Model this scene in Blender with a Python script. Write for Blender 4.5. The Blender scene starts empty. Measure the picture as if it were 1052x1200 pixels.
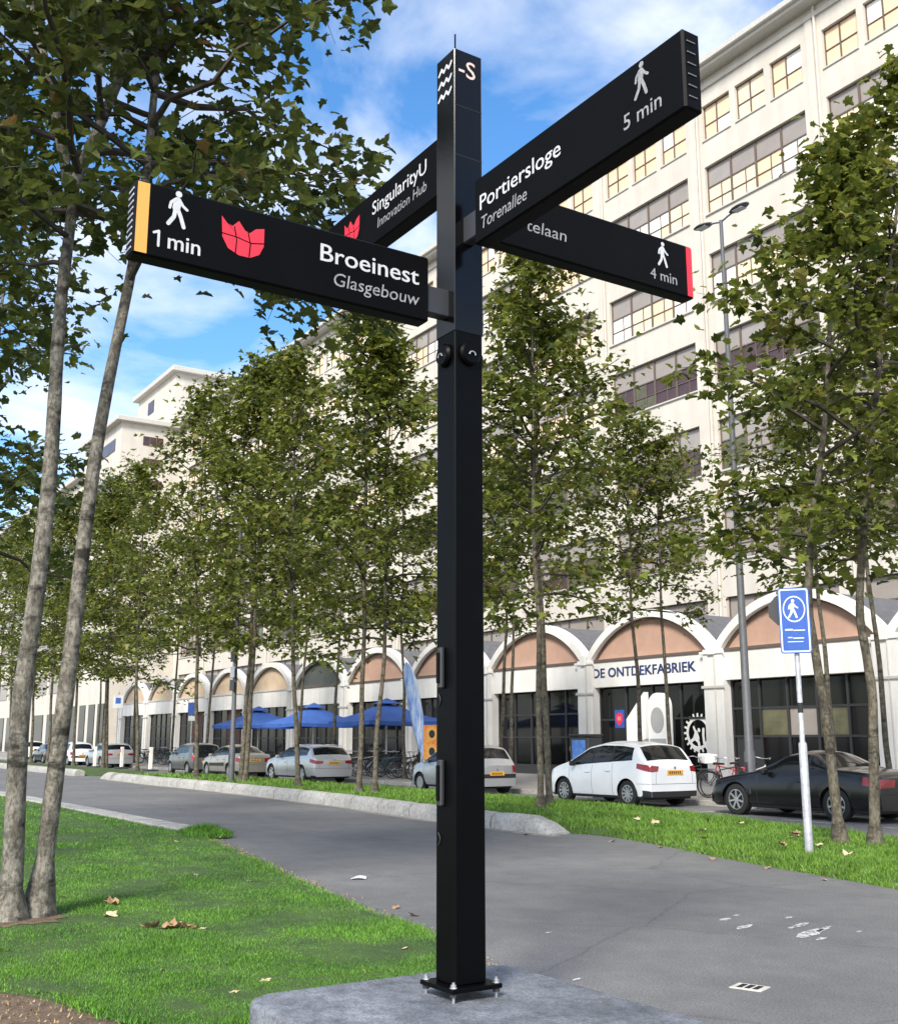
import bpy, math, random
from mathutils import Vector, Matrix, noise
R = math.radians
rnd = random.Random(7)
scene = bpy.context.scene
col = scene.collection

# ---------------------------------------------------------------- camera
# world axes: +X runs along the street towards the viewer's right, +Y towards the factory front
YAW = R(32.8)
PITCH = math.atan(268 / 1300)
cam_d = bpy.data.cameras.new('camera')
cam = bpy.data.objects.new('camera', cam_d); col.objects.link(cam)
cam_d.sensor_fit = 'HORIZONTAL'; cam_d.sensor_width = 36.0
cam_d.lens = 36.0 * 1300 / 1052
cam_d.clip_end = 3000
cam.location = (0, 0, 1.6)
fwd = Vector((-math.cos(YAW) * math.cos(PITCH), math.sin(YAW) * math.cos(PITCH), math.sin(PITCH)))
cam.rotation_euler = fwd.to_track_quat('-Z', 'Y').to_euler()
scene.camera = cam

# ---------------------------------------------------------------- sky, sun, exposure
SUN_AZ = Vector((0.62, -0.78)).normalized()
SUN_EL = R(40)
world = bpy.data.worlds.new('World'); scene.world = world; world.use_nodes = True
wn = world.node_tree; wn.nodes.clear()
def wnode(t, **k):
    n = wn.nodes.new(t)
    for a, b in k.items(): setattr(n, a, b)
    return n
sky = wnode('ShaderNodeTexSky', sky_type='NISHITA', sun_disc=False)
sky.sun_elevation = SUN_EL
sky.sun_rotation = math.atan2(SUN_AZ.x, SUN_AZ.y)
sky.air_density = 1.0; sky.dust_density = 1.0; sky.ozone_density = 2.5
tc = wnode('ShaderNodeTexCoord')
sep = wnode('ShaderNodeSeparateXYZ'); wn.links.new(tc.outputs['Generated'], sep.inputs[0])
zc = wnode('ShaderNodeMath', operation='MAXIMUM'); wn.links.new(sep.outputs['Z'], zc.inputs[0]); zc.inputs[1].default_value = 0.0
za = wnode('ShaderNodeMath', operation='ADD'); wn.links.new(zc.outputs[0], za.inputs[0]); za.inputs[1].default_value = 0.22
dv = wnode('ShaderNodeVectorMath', operation='DIVIDE'); wn.links.new(tc.outputs['Generated'], dv.inputs[0])
cmb = wnode('ShaderNodeCombineXYZ')
for i in range(3): wn.links.new(za.outputs[0], cmb.inputs[i])
wn.links.new(cmb.outputs[0], dv.inputs[1])
mp = wnode('ShaderNodeMapping'); wn.links.new(dv.outputs[0], mp.inputs[0])
mp.inputs['Location'].default_value = (0.86, 5.55, 0.0)
ns = wnode('ShaderNodeTexNoise'); wn.links.new(mp.outputs[0], ns.inputs['Vector'])
ns.inputs['Scale'].default_value = 2.3; ns.inputs['Detail'].default_value = 7.0; ns.inputs['Roughness'].default_value = 0.55; ns.inputs['Distortion'].default_value = 0.35
rp = wnode('ShaderNodeValToRGB'); wn.links.new(ns.outputs['Fac'], rp.inputs[0])
rp.color_ramp.elements[0].position = 0.41; rp.color_ramp.elements[0].color = (0.0, 0.0, 0.0, 1)
rp.color_ramp.elements[1].position = 0.66; rp.color_ramp.elements[1].color = (1, 1, 1, 1)
hs = wnode('ShaderNodeHueSaturation'); wn.links.new(sky.outputs[0], hs.inputs['Color'])
hs.inputs['Saturation'].default_value = 1.26; hs.inputs['Value'].default_value = 1.85
mx = wnode('ShaderNodeMixRGB'); wn.links.new(rp.outputs[0], mx.inputs[0]); wn.links.new(hs.outputs[0], mx.inputs[1])
mx.inputs[2].default_value = (8.4, 8.6, 8.8, 1)
bg = wnode('ShaderNodeBackground'); wn.links.new(mx.outputs[0], bg.inputs[0]); bg.inputs[1].default_value = 0.085
wo = wnode('ShaderNodeOutputWorld'); wn.links.new(bg.outputs[0], wo.inputs[0])

sun_d = bpy.data.lights.new('sun', 'SUN'); sun_d.energy = 3.2; sun_d.angle = R(14); sun_d.color = (1.0, 0.94, 0.84)
sun = bpy.data.objects.new('sun', sun_d); col.objects.link(sun)
sdir = Vector((SUN_AZ.x * math.cos(SUN_EL), SUN_AZ.y * math.cos(SUN_EL), math.sin(SUN_EL)))
sun.rotation_euler = (-sdir).to_track_quat('-Z', 'Y').to_euler()
sun.location = (20, -40, 60)
scene.view_settings.view_transform = 'Standard'
scene.view_settings.look = 'None'
scene.view_settings.gamma = 1.0
scene.view_settings.use_curve_mapping = False
scene.view_settings.exposure = 0.88
scene.render.engine = 'CYCLES'
scene.cycles.use_denoising = True
scene.cycles.max_bounces = 6
scene.cycles.transparent_max_bounces = 8

# ---------------------------------------------------------------- helpers
class MB:
    """collects shapes into one mesh"""
    def __init__(s): s.v = []; s.f = []
    def add(s, vs, fs):
        o = len(s.v); s.v.extend([tuple(v) for v in vs]); s.f.extend([tuple(i + o for i in f) for f in fs]); return s
    def box(s, x0, x1, y0, y1, z0, z1):
        return s.add([(x0,y0,z0),(x1,y0,z0),(x1,y1,z0),(x0,y1,z0),(x0,y0,z1),(x1,y0,z1),(x1,y1,z1),(x0,y1,z1)],
                     [(0,3,2,1),(4,5,6,7),(0,1,5,4),(1,2,6,5),(2,3,7,6),(3,0,4,7)])
    def bbox(s, x0, x1, y0, y1, z0, z1, b=0.01):
        """box with chamfered edges"""
        vs = []; idx = {}
        for ix, x in enumerate((x0, x1)):
            for iy, y in enumerate((y0, y1)):
                for iz, z in enumerate((z0, z1)):
                    sx = 1 if ix == 0 else -1; sy = 1 if iy == 0 else -1; sz = 1 if iz == 0 else -1
                    for a in range(3):
                        p = [x + sx*b, y + sy*b, z + sz*b]; p[a] = (x, y, z)[a]
                        idx[(ix,iy,iz,a)] = len(vs); vs.append(tuple(p))
        fs = []
        for ix in (0,1):
            q = [idx[(ix,0,0,0)], idx[(ix,1,0,0)], idx[(ix,1,1,0)], idx[(ix,0,1,0)]]; fs.append(q if ix else q[::-1])
        for iy in (0,1):
            q = [idx[(0,iy,0,1)], idx[(0,iy,1,1)], idx[(1,iy,1,1)], idx[(1,iy,0,1)]]; fs.append(q if iy else q[::-1])
        for iz in (0,1):
            q = [idx[(0,0,iz,2)], idx[(1,0,iz,2)], idx[(1,1,iz,2)], idx[(0,1,iz,2)]]; fs.append(q if iz else q[::-1])
        def cen(f): 
            return [sum(vs[i][k] for i in f)/len(f) for k in range(3)]
        C = ((x0+x1)/2, (y0+y1)/2, (z0+z1)/2)
        def orient(f):
            a, b_, c = (Vector(vs[i]) for i in f[:3]); n = (b_-a).cross(c-a)
            return f if n.dot(Vector(cen(f)) - Vector(C)) >= 0 else f[::-1]
        for i in (0,1):
            for j in (0,1):
                fs.append([idx[(0,i,j,1)], idx[(1,i,j,1)], idx[(1,i,j,2)], idx[(0,i,j,2)]])
                fs.append([idx[(i,0,j,0)], idx[(i,1,j,0)], idx[(i,1,j,2)], idx[(i,0,j,2)]])
                fs.append([idx[(i,j,0,0)], idx[(i,j,1,0)], idx[(i,j,1,1)], idx[(i,j,0,1)]])
        for i in (0,1):
            for j in (0,1):
                for k in (0,1): fs.append([idx[(i,j,k,0)], idx[(i,j,k,1)], idx[(i,j,k,2)]])
        return s.add(vs, [tuple(orient(f)) for f in fs])
    def tube(s, pts, rad, n=8, cap=True):
        pts = [Vector(p) for p in pts]
        if not hasattr(rad, '__len__'): rad = [rad] * len(pts)
        o = len(s.v); prev = None
        for i, p in enumerate(pts):
            t = (pts[min(i+1, len(pts)-1)] - pts[max(i-1, 0)]).normalized()
            if prev is None:
                a = Vector((1,0,0)) if abs(t.x) < 0.8 else Vector((0,1,0))
                u = t.cross(a).normalized()
            else:
                u = (prev - t * prev.dot(t)).normalized()
            prev = u; w = t.cross(u)
            for k in range(n):
                q = 2*math.pi*k/n
                s.v.append(tuple(p + (u*math.cos(q) + w*math.sin(q)) * rad[i]))
        for i in range(len(pts)-1):
            for k in range(n):
                a = o+i*n+k; b = o+i*n+(k+1) % n
                s.f.append((a, b, b+n, a+n))
        if cap:
            s.f.append(tuple(o+k for k in range(n))[::-1]); e = o+(len(pts)-1)*n
            s.f.append(tuple(e+k for k in range(n)))
        return s
    def prism(s, poly, M):
        """poly: 2d outline, M(u,v,w)->xyz, extruded w 0..1"""
        n = len(poly)
        vs = [M(u, v, 0) for u, v in poly] + [M(u, v, 1) for u, v in poly]
        fs = [tuple(range(n))[::-1], tuple(range(n, 2*n))] + [(i, (i+1) % n, n+(i+1) % n, n+i) for i in range(n)]
        return s.add(vs, fs)
    def lathe(s, prof, c=(0,0,0), axis='z', n=24, close=False):
        """prof: list of (r, h)"""
        o = len(s.v)
        for r, h in prof:
            for k in range(n):
                q = 2*math.pi*k/n; a, b = r*math.cos(q), r*math.sin(q)
                p = {'z': (a, b, h), 'y': (a, h, b), 'x': (h, a, b)}[axis]
                s.v.append((p[0]+c[0], p[1]+c[1], p[2]+c[2]))
        m = len(prof)
        for i in range(m if close else m-1):
            for k in range(n):
                a = o+i*n+k; b = o+i*n+(k+1) % n; j = (i+1) % m
                s.f.append((a, b, o+j*n+(k+1) % n, o+j*n+k))
        return s
    def mesh(s, name, smooth=None):
        me = bpy.data.meshes.new(name); me.from_pydata(s.v, [], s.f); me.update()
        if smooth is not None and len(me.polygons):
            me.polygons.foreach_set('use_smooth', [True]*len(me.polygons))
            me.set_sharp_from_angle(angle=R(smooth))
        return me

def tag(o, label=None, cat=None, group=None, kind=None):
    if label: o['label'] = label
    if cat: o['category'] = cat
    if group: o['group'] = group
    if kind: o['kind'] = kind
    return o
def obj(name, data, mat=None, parent=None, smooth=None, **k):
    if isinstance(data, MB): data = data.mesh(name, smooth)
    if mat is not None and len(data.materials) == 0: data.materials.append(mat)
    o = bpy.data.objects.new(name, data); col.objects.link(o)
    if parent is not None: o.parent = parent
    return tag(o, **k)
def empty(name, loc=(0,0,0), rz=0, parent=None, **k):
    o = bpy.data.objects.new(name, None); col.objects.link(o)
    o.location = loc; o.rotation_euler = (0, 0, rz); o.empty_display_size = 0.1
    if parent is not None: o.parent = parent
    return tag(o, **k)
kids = {}
def copy_tree(o, parent=None):
    c = o.copy(); col.objects.link(c); c.parent = parent
    for ch in [x for x in o.children]: copy_tree(ch, c)
    return c

# ---------------------------------------------------------------- materials
def mat(name, base, rough=0.6, metal=0.0, var=0.0, var_scale=8.0, base2=None, bump=0.0, bump_scale=40.0, coat=0.0, spec=0.5, island=0.0, stretch=None, streak=0.0, grit=0.0):
    m = bpy.data.materials.new(name); m.use_nodes = True
    nt = m.node_tree; b = nt.nodes['Principled BSDF']
    b.inputs['Base Color'].default_value = (*base, 1); b.inputs['Roughness'].default_value = rough
    b.inputs['Metallic'].default_value = metal; b.inputs['Coat Weight'].default_value = coat
    b.inputs['Specular IOR Level'].default_value = spec
    b.inputs['Coat Roughness'].default_value = 0.05
    tcn = nt.nodes.new('ShaderNodeTexCoord'); vec = tcn.outputs['Object']
    if stretch:
        mpn = nt.nodes.new('ShaderNodeMapping'); nt.links.new(vec, mpn.inputs[0]); mpn.inputs['Scale'].default_value = stretch; vec = mpn.outputs[0]
    if var or base2:
        n = nt.nodes.new('ShaderNodeTexNoise'); nt.links.new(vec, n.inputs['Vector'])
        n.inputs['Scale'].default_value = var_scale; n.inputs['Detail'].default_value = 6; n.inputs['Roughness'].default_value = 0.65
        r = nt.nodes.new('ShaderNodeValToRGB'); nt.links.new(n.outputs['Fac'], r.inputs[0])
        lo = base2 if base2 else tuple(max(0, c*(1-var)) for c in base)
        hi = base if base2 else tuple(min(1, c*(1+var)) for c in base)
        r.color_ramp.elements[0].position = 0.33; r.color_ramp.elements[0].color = (*lo, 1)
        r.color_ramp.elements[1].position = 0.67; r.color_ramp.elements[1].color = (*hi, 1)
        out = r.outputs[0]
        if island:
            g = nt.nodes.new('ShaderNodeNewGeometry'); h = nt.nodes.new('ShaderNodeHueSaturation')
            mr = nt.nodes.new('ShaderNodeMapRange'); nt.links.new(g.outputs['Random Per Island'], mr.inputs[0])
            mr.inputs[3].default_value = 1-island; mr.inputs[4].default_value = 1+island
            nt.links.new(mr.outputs[0], h.inputs['Value']); nt.links.new(out, h.inputs['Color']); out = h.outputs[0]
        def overlay(out, sc, st, k):
            mq = nt.nodes.new('ShaderNodeMapping'); nt.links.new(tcn.outputs['Object'], mq.inputs[0]); mq.inputs['Scale'].default_value = st
            nq = nt.nodes.new('ShaderNodeTexNoise'); nt.links.new(mq.outputs[0], nq.inputs['Vector']); nq.inputs['Scale'].default_value = sc; nq.inputs['Detail'].default_value = 5
            rq = nt.nodes.new('ShaderNodeValToRGB'); nt.links.new(nq.outputs['Fac'], rq.inputs[0])
            rq.color_ramp.elements[0].position = .36; rq.color_ramp.elements[0].color = (1-k, 1-k*1.05, 1-k*1.15, 1); rq.color_ramp.elements[1].position = .58; rq.color_ramp.elements[1].color = (1, 1, 1, 1)
            xq = nt.nodes.new('ShaderNodeMixRGB'); xq.blend_type = 'MULTIPLY'; xq.inputs[0].default_value = 1
            nt.links.new(out, xq.inputs[1]); nt.links.new(rq.outputs[0], xq.inputs[2]); return xq.outputs[0]
        if streak: out = overlay(out, 1.6, (1, 1, .07), streak)
        if grit: out = overlay(overlay(out, 55, (1, 1, 1), grit), 14, (1, 1, 1), grit*.7)
        nt.links.new(out, b.inputs['Base Color'])
    if bump:
        n2 = nt.nodes.new('ShaderNodeTexNoise'); nt.links.new(vec, n2.inputs['Vector'])
        n2.inputs['Scale'].default_value = bump_scale; n2.inputs['Detail'].default_value = 8
        bn = nt.nodes.new('ShaderNodeBump'); nt.links.new(n2.outputs['Fac'], bn.inputs['Height'])
        bn.inputs['Strength'].default_value = bump; bn.inputs['Distance'].default_value = 0.02
        nt.links.new(bn.outputs[0], b.inputs['Normal'])
    return m
def leaf_mat(name, c1, c2, c3, trans=0.35):
    m = bpy.data.materials.new(name); m.use_nodes = True
    nt = m.node_tree; b = nt.nodes['Principled BSDF']; out = nt.nodes['Material Output']
    g = nt.nodes.new('ShaderNodeNewGeometry'); oi = nt.nodes.new('ShaderNodeObjectInfo')
    ad = nt.nodes.new('ShaderNodeMath'); ad.operation = 'ADD'; nt.links.new(g.outputs['Random Per Island'], ad.inputs[0]); nt.links.new(oi.outputs['Random'], ad.inputs[1])
    fr = nt.nodes.new('ShaderNodeMath'); fr.operation = 'FRACT'; nt.links.new(ad.outputs[0], fr.inputs[0])
    r = nt.nodes.new('ShaderNodeValToRGB'); nt.links.new(fr.outputs[0], r.inputs[0])
    e = r.color_ramp.elements
    e[0].position = 0.0; e[0].color = (*c1, 1); e[1].position = 0.78; e[1].color = (*c2, 1)
    x = e.new(0.97); x.color = (*c2, 1); x = e.new(1.0); x.color = (*c3, 1)
    nt.links.new(r.outputs[0], b.inputs['Base Color']); b.inputs['Roughness'].default_value = 0.45
    b.inputs['Specular IOR Level'].default_value = 0.4
    t = nt.nodes.new('ShaderNodeBsdfTranslucent'); 
    hs_ = nt.nodes.new('ShaderNodeHueSaturation'); nt.links.new(r.outputs[0], hs_.inputs['Color']); hs_.inputs['Value'].default_value = 1.5; hs_.inputs['Hue'].default_value = 0.48
    nt.links.new(hs_.outputs[0], t.inputs['Color'])
    mxs = nt.nodes.new('ShaderNodeMixShader'); mxs.inputs[0].default_value = trans
    nt.links.new(b.outputs[0], mxs.inputs[1]); nt.links.new(t.outputs[0], mxs.inputs[2]); nt.links.new(mxs.outputs[0], out.inputs[0])
    return m
def bark_mat(name, light, mid, dark, k=1.0):
    m = bpy.data.materials.new(name); m.use_nodes = True
    nt = m.node_tree; b = nt.nodes['Principled BSDF']; tcn = nt.nodes.new('ShaderNodeTexCoord')
    def nz(scale, stretch, det=5):
        mpn = nt.nodes.new('ShaderNodeMapping'); nt.links.new(tcn.outputs['Object'], mpn.inputs[0]); mpn.inputs['Scale'].default_value = stretch
        n = nt.nodes.new('ShaderNodeTexNoise'); nt.links.new(mpn.outputs[0], n.inputs['Vector'])
        n.inputs['Scale'].default_value = scale; n.inputs['Detail'].default_value = det; n.inputs['Roughness'].default_value = 0.68; return n.outputs['Fac']
    def ramp(src, p0, c0, p1, c1):
        r = nt.nodes.new('ShaderNodeValToRGB'); nt.links.new(src, r.inputs[0]); e = r.color_ramp.elements
        e[0].position = p0; e[0].color = (*c0, 1); e[1].position = p1; e[1].color = (*c1, 1); return r.outputs[0]
    def mul(a, c):
        x = nt.nodes.new('ShaderNodeMixRGB'); x.blend_type = 'MULTIPLY'; x.inputs[0].default_value = 1
        nt.links.new(a, x.inputs[1]); nt.links.new(c, x.inputs[2]); return x.outputs[0]
    patch = ramp(nz(7*k, (1, 1, .8)), .42, mid, .60, light)
    scar = ramp(nz(3.2*k, (.5, .5, 1.5), 4), .36, dark, .46, (1, 1, 1))
    fleck = ramp(nz(34*k, (1, 1, .5), 3), .36, (.45, .43, .40), .56, (1.1, 1.1, 1.1))
    nt.links.new(mul(mul(patch, scar), fleck), b.inputs['Base Color']); b.inputs['Roughness'].default_value = .9
    bn = nt.nodes.new('ShaderNodeBump'); nt.links.new(nz(24*k, (1, 1, .5), 8), bn.inputs['Height']); bn.inputs['Strength'].default_value = .9; bn.inputs['Distance'].default_value = .02
    nt.links.new(bn.outputs[0], b.inputs['Normal'])
    return m
def asphalt_mat():
    m = bpy.data.materials.new('asphalt'); m.use_nodes = True
    nt = m.node_tree; b = nt.nodes['Principled BSDF']; tcn = nt.nodes.new('ShaderNodeTexCoord')
    def nz(scale, det=6, ro=0.6):
        n = nt.nodes.new('ShaderNodeTexNoise'); nt.links.new(tcn.outputs['Object'], n.inputs['Vector'])
        n.inputs['Scale'].default_value = scale; n.inputs['Detail'].default_value = det; n.inputs['Roughness'].default_value = ro; return n
    big = nz(0.35, 5); fine = nz(60, 5, .8); mid = nz(2.2, 8, 0.75)
    r1 = nt.nodes.new('ShaderNodeValToRGB'); nt.links.new(big.outputs['Fac'], r1.inputs[0])
    r1.color_ramp.elements[0].position = 0.3; r1.color_ramp.elements[0].color = (0.112, 0.113, 0.117, 1)
    r1.color_ramp.elements[1].position = 0.7; r1.color_ramp.elements[1].color = (0.166, 0.166, 0.170, 1)
    r2 = nt.nodes.new('ShaderNodeValToRGB'); nt.links.new(mid.outputs['Fac'], r2.inputs[0])
    r2.color_ramp.elements[0].position = 0.3; r2.color_ramp.elements[0].color = (0.78, 0.78, 0.80, 1)
    r2.color_ramp.elements[1].position = 0.7; r2.color_ramp.elements[1].color = (1.15, 1.14, 1.1, 1)
    r3 = nt.nodes.new('ShaderNodeValToRGB'); nt.links.new(fine.outputs['Fac'], r3.inputs[0])
    r3.color_ramp.elements[0].position = 0.35; r3.color_ramp.elements[0].color = (0.42, 0.42, 0.42, 1)
    r3.color_ramp.elements[1].position = 0.68; r3.color_ramp.elements[1].color = (1.7, 1.68, 1.62, 1)
    def mul(a, c):
        x = nt.nodes.new('ShaderNodeMixRGB'); x.blend_type = 'MULTIPLY'; x.inputs[0].default_value = 1
        nt.links.new(a, x.inputs[1]); nt.links.new(c, x.inputs[2]); return x.outputs[0]
    ds = nt.nodes.new('ShaderNodeMixRGB'); ds.inputs[0].default_value = .22; nt.links.new(tcn.outputs['Object'], ds.inputs[1]); nt.links.new(nz(1.3, 6, .7).outputs['Color'], ds.inputs[2])
    vo = nt.nodes.new('ShaderNodeTexVoronoi'); vo.feature = 'DISTANCE_TO_EDGE'; vo.inputs['Scale'].default_value = .42; nt.links.new(ds.outputs[0], vo.inputs['Vector'])
    r4 = nt.nodes.new('ShaderNodeValToRGB'); nt.links.new(vo.outputs['Distance'], r4.inputs[0])
    r4.color_ramp.elements[0].position = .002; r4.color_ramp.elements[0].color = (.76, .76, .76, 1); r4.color_ramp.elements[1].position = .007; r4.color_ramp.elements[1].color = (1, 1, 1, 1)
    nt.links.new(mul(mul(mul(r1.outputs[0], r2.outputs[0]), r3.outputs[0]), r4.outputs[0]), b.inputs['Base Color'])
    b.inputs['Roughness'].default_value = 0.75
    bn = nt.nodes.new('ShaderNodeBump'); nt.links.new(fine.outputs['Fac'], bn.inputs['Height']); bn.inputs['Strength'].default_value = 0.5; bn.inputs['Distance'].default_value = 0.006
    nt.links.new(bn.outputs[0], b.inputs['Normal'])
    return m
def worn_paint():
    m = mat('road_paint', (0.66, 0.66, 0.64), 0.8, base2=(0.42, 0.42, 0.41), var_scale=16)
    nt = m.node_tree; out = nt.nodes['Material Output']; b = nt.nodes['Principled BSDF']
    tcn = nt.nodes.new('ShaderNodeTexCoord'); n = nt.nodes.new('ShaderNodeTexNoise'); nt.links.new(tcn.outputs['Object'], n.inputs['Vector'])
    n.inputs['Scale'].default_value = 26; n.inputs['Detail'].default_value = 6; n.inputs['Roughness'].default_value = .75
    r = nt.nodes.new('ShaderNodeValToRGB'); nt.links.new(n.outputs['Fac'], r.inputs[0]); r.color_ramp.elements[0].position = .44; r.color_ramp.elements[1].position = .50
    t = nt.nodes.new('ShaderNodeBsdfTransparent'); x = nt.nodes.new('ShaderNodeMixShader')
    nt.links.new(r.outputs[0], x.inputs[0]); nt.links.new(t.outputs[0], x.inputs[1]); nt.links.new(b.outputs[0], x.inputs[2]); nt.links.new(x.outputs[0], out.inputs[0])
    return m
def glass_mat(name, base, rough=0.06, spec=0.6):
    return mat(name, base, rough=rough, spec=spec)
M = dict(
    asphalt=asphalt_mat(),
    paving=mat('paving', (0.24, 0.225, 0.205), 0.85, var=0.2, var_scale=3, bump=0.4),
    concrete=mat('kerb_concrete', (0.50, 0.49, 0.465), 0.85, base2=(0.33, 0.325, 0.305), var_scale=2.0, bump=0.6, bump_scale=50, grit=.35),
    slab=mat('slab_concrete', (0.29, 0.315, 0.36), 0.65, base2=(0.13, 0.143, 0.17), var_scale=2.6, bump=0.6, bump_scale=60, grit=.38),
    soil=mat('soil', (0.17, 0.115, 0.075), 0.95, base2=(0.08, 0.055, 0.035), var_scale=9, bump=1.0, bump_scale=30),
    turf=mat('turf', (0.060, 0.105, 0.020), 0.9, base2=(0.030, 0.058, 0.012), var_scale=2.0, bump=0.8, bump_scale=50),
    grass=mat('grass_blade', (0.115, 0.275, 0.015), 0.6, base2=(0.045, 0.135, 0.008), var_scale=1.0, island=0.45),
    stripgrass=mat('strip_grass_blade', (0.125, 0.245, 0.020), 0.6, base2=(0.068, 0.145, 0.013), var_scale=1.3, island=0.35),
    black=mat('black_metal', (0.0013, 0.0014, 0.0017), 0.42, spec=0.09, var=0.25, var_scale=5, bump=0.02, bump_scale=120),
    gloss=mat('black_gloss_metal', (0.0016, 0.0018, 0.0026), 0.15, spec=0.30, var=0.2, var_scale=4),
    panel=mat('sign_panel_black', (0.0024, 0.0021, 0.0023), 0.5, spec=0.09, base2=(0.0013, 0.0012, 0.0013), var_scale=3, bump=.03, bump_scale=90),
    slot=mat('slot_black', (0.003, 0.003, 0.003), 0.7),
    white_print=mat('white_print', (0.60, 0.61, 0.62), 0.5, base2=(0.50, 0.51, 0.52), var_scale=25),
    grey_print=mat('faded_print', (0.34, 0.345, 0.35), 0.5, base2=(0.20, 0.20, 0.205), var_scale=40),
    copper_print=mat('pale_copper_print', (0.72, 0.52, 0.45), 0.5),
    red_print=mat('red_print', (0.72, 0.025, 0.05), 0.5),
    ochre=mat('ochre_print', (0.72, 0.36, 0.075), 0.5),
    zinc=mat('zinc_bolt', (0.62, 0.62, 0.64), 0.35, metal=0.9, var=0.2),
    galv=mat('galvanised_steel', (0.44, 0.45, 0.47), 0.5, metal=0.4, var=0.25, var_scale=14),
    lampgrey=mat('lamp_post_grey', (0.085, 0.088, 0.095), 0.55, var=0.15),
    darkmetal=mat('dark_metal', (0.03, 0.032, 0.036), 0.5),
    stucco=mat('white_stucco', (0.58, 0.54, 0.475), 0.9, base2=(0.52, 0.48, 0.42), var_scale=0.7, bump=0.2, bump_scale=60, streak=.08),
    stucco_low=mat('white_plaster', (0.76, 0.74, 0.70), 0.88, base2=(0.68, 0.66, 0.62), var_scale=0.8, bump=0.2, bump_scale=60, streak=.10),
    cornice=mat('grey_cornice', (0.48, 0.46, 0.42), 0.85, var=0.1),
    slate=mat('slate_roof', (0.105, 0.108, 0.118), 0.8, var=0.2, var_scale=4, bump=0.5, bump_scale=25),
    tymp=mat('brown_plaster', (0.42, 0.265, 0.195), 0.9, var=0.08, var_scale=1.5, bump=0.3, bump_scale=60),
    tymp2=mat('sand_plaster', (0.52, 0.40, 0.28), 0.9, var=0.10, var_scale=1.5),
    tymp3=mat('dark_slate_panel', (0.07, 0.08, 0.075), 0.8, var=0.10, var_scale=1.5),
    frame=mat('window_frame_brown', (0.115, 0.085, 0.07), 0.6),
    shopframe=mat('shop_frame_dark', (0.03, 0.03, 0.032), 0.5),
    glass=glass_mat('shop_glass', (0.005, 0.0055, 0.006), 0.06, 0.28),
    blind=mat('grey_blind_pane', (0.285, 0.250, 0.222), 0.35, var=0.1, var_scale=0.6, spec=0.5),
    pane_a=mat('amber_reflection_pane', (0.72, 0.46, 0.27), 0.25, base2=(0.78, 0.60, 0.42), var_scale=0.55),  # golden reflection in the glass, painted as amber pane colour
    pane_b=mat('cream_reflection_pane', (0.78, 0.68, 0.50), 0.25, base2=(0.76, 0.58, 0.38), var_scale=0.5),  # cream part of the same reflection, held in the base colour
    pane_c=mat('pale_reflection_pane', (0.85, 0.82, 0.74), 0.3, var=0.06, var_scale=0.7),  # palest tone of the window reflection, also painted into the pane
    pane_d=mat('dark_room_pane', (0.035, 0.028, 0.028), 0.12, base2=(0.09, 0.045, 0.045), var_scale=0.8),
    pane_e=mat('olive_room_pane', (0.10, 0.095, 0.05), 0.12, var=0.4, var_scale=0.9),
    blue_letter=mat('navy_letter', (0.016, 0.035, 0.12), 0.5),
    sign_blue=mat('sign_blue', (0.022, 0.085, 0.36), 0.4, var=0.1),
    sign_white=mat('sign_white', (0.62, 0.70, 0.80), 0.5),
    paint=worn_paint(),
    tyre=mat('tyre', (0.012, 0.012, 0.012), 0.85),
    rim=mat('alloy_rim', (0.50, 0.51, 0.53), 0.3, metal=0.75),
    carglass=glass_mat('car_glass', (0.006, 0.007, 0.008), 0.04, 0.4),
    trim=mat('black_trim', (0.016, 0.016, 0.017), 0.6),
    tail=mat('tail_light_red', (0.26, 0.008, 0.010), 0.15, coat=0.6),
    lampclear=mat('headlight_clear', (0.55, 0.57, 0.60), 0.12, coat=0.6),
    plate=mat('yellow_plate', (0.72, 0.36, 0.03), 0.45),
    chrome=mat('chrome', (0.75, 0.76, 0.78), 0.12, metal=1.0),
    umb=mat('blue_canvas', (0.03, 0.095, 0.34), 0.75, var=0.15, var_scale=2),
    whitepost=mat('white_post_paint', (0.72, 0.70, 0.64), 0.7, var=0.12, var_scale=5),
    whitepanel=mat('white_panel', (0.74, 0.74, 0.72), 0.6, var=0.08, var_scale=1),
    greypanel=mat('grey_panel', (0.33, 0.33, 0.33), 0.6, var=0.1, var_scale=1),
    bark=bark_mat('plane_bark', (0.25, 0.23, 0.19), (0.105, 0.096, 0.075), (.2, .19, .17)),
    bark2=bark_mat('plane_bark_far', (0.16, 0.14, 0.10), (0.075, 0.065, 0.046), (.3, .28, .25)),
    twig=mat('dark_branch_bark', (0.060, 0.050, 0.036), 0.9, base2=(0.028, 0.023, 0.017), var_scale=9),
    leaf=leaf_mat('plane_leaf', (0.024, 0.040, 0.009), (0.085, 0.112, 0.022), (0.15, 0.10, 0.03), .34),
    leaf2=leaf_mat('plane_leaf_far', (0.028, 0.048, 0.007), (0.165, 0.195, 0.032), (0.22, 0.17, 0.04), .40),
    dryleaf=mat('dry_leaf', (0.42, 0.27, 0.145), 0.8, base2=(0.24, 0.135, 0.065), var_scale=12),
    paleleaf=mat('pale_dry_leaf', (0.62, 0.52, 0.36), 0.8, base2=(0.40, 0.30, 0.17), var_scale=12),
)
import numpy as np
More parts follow.
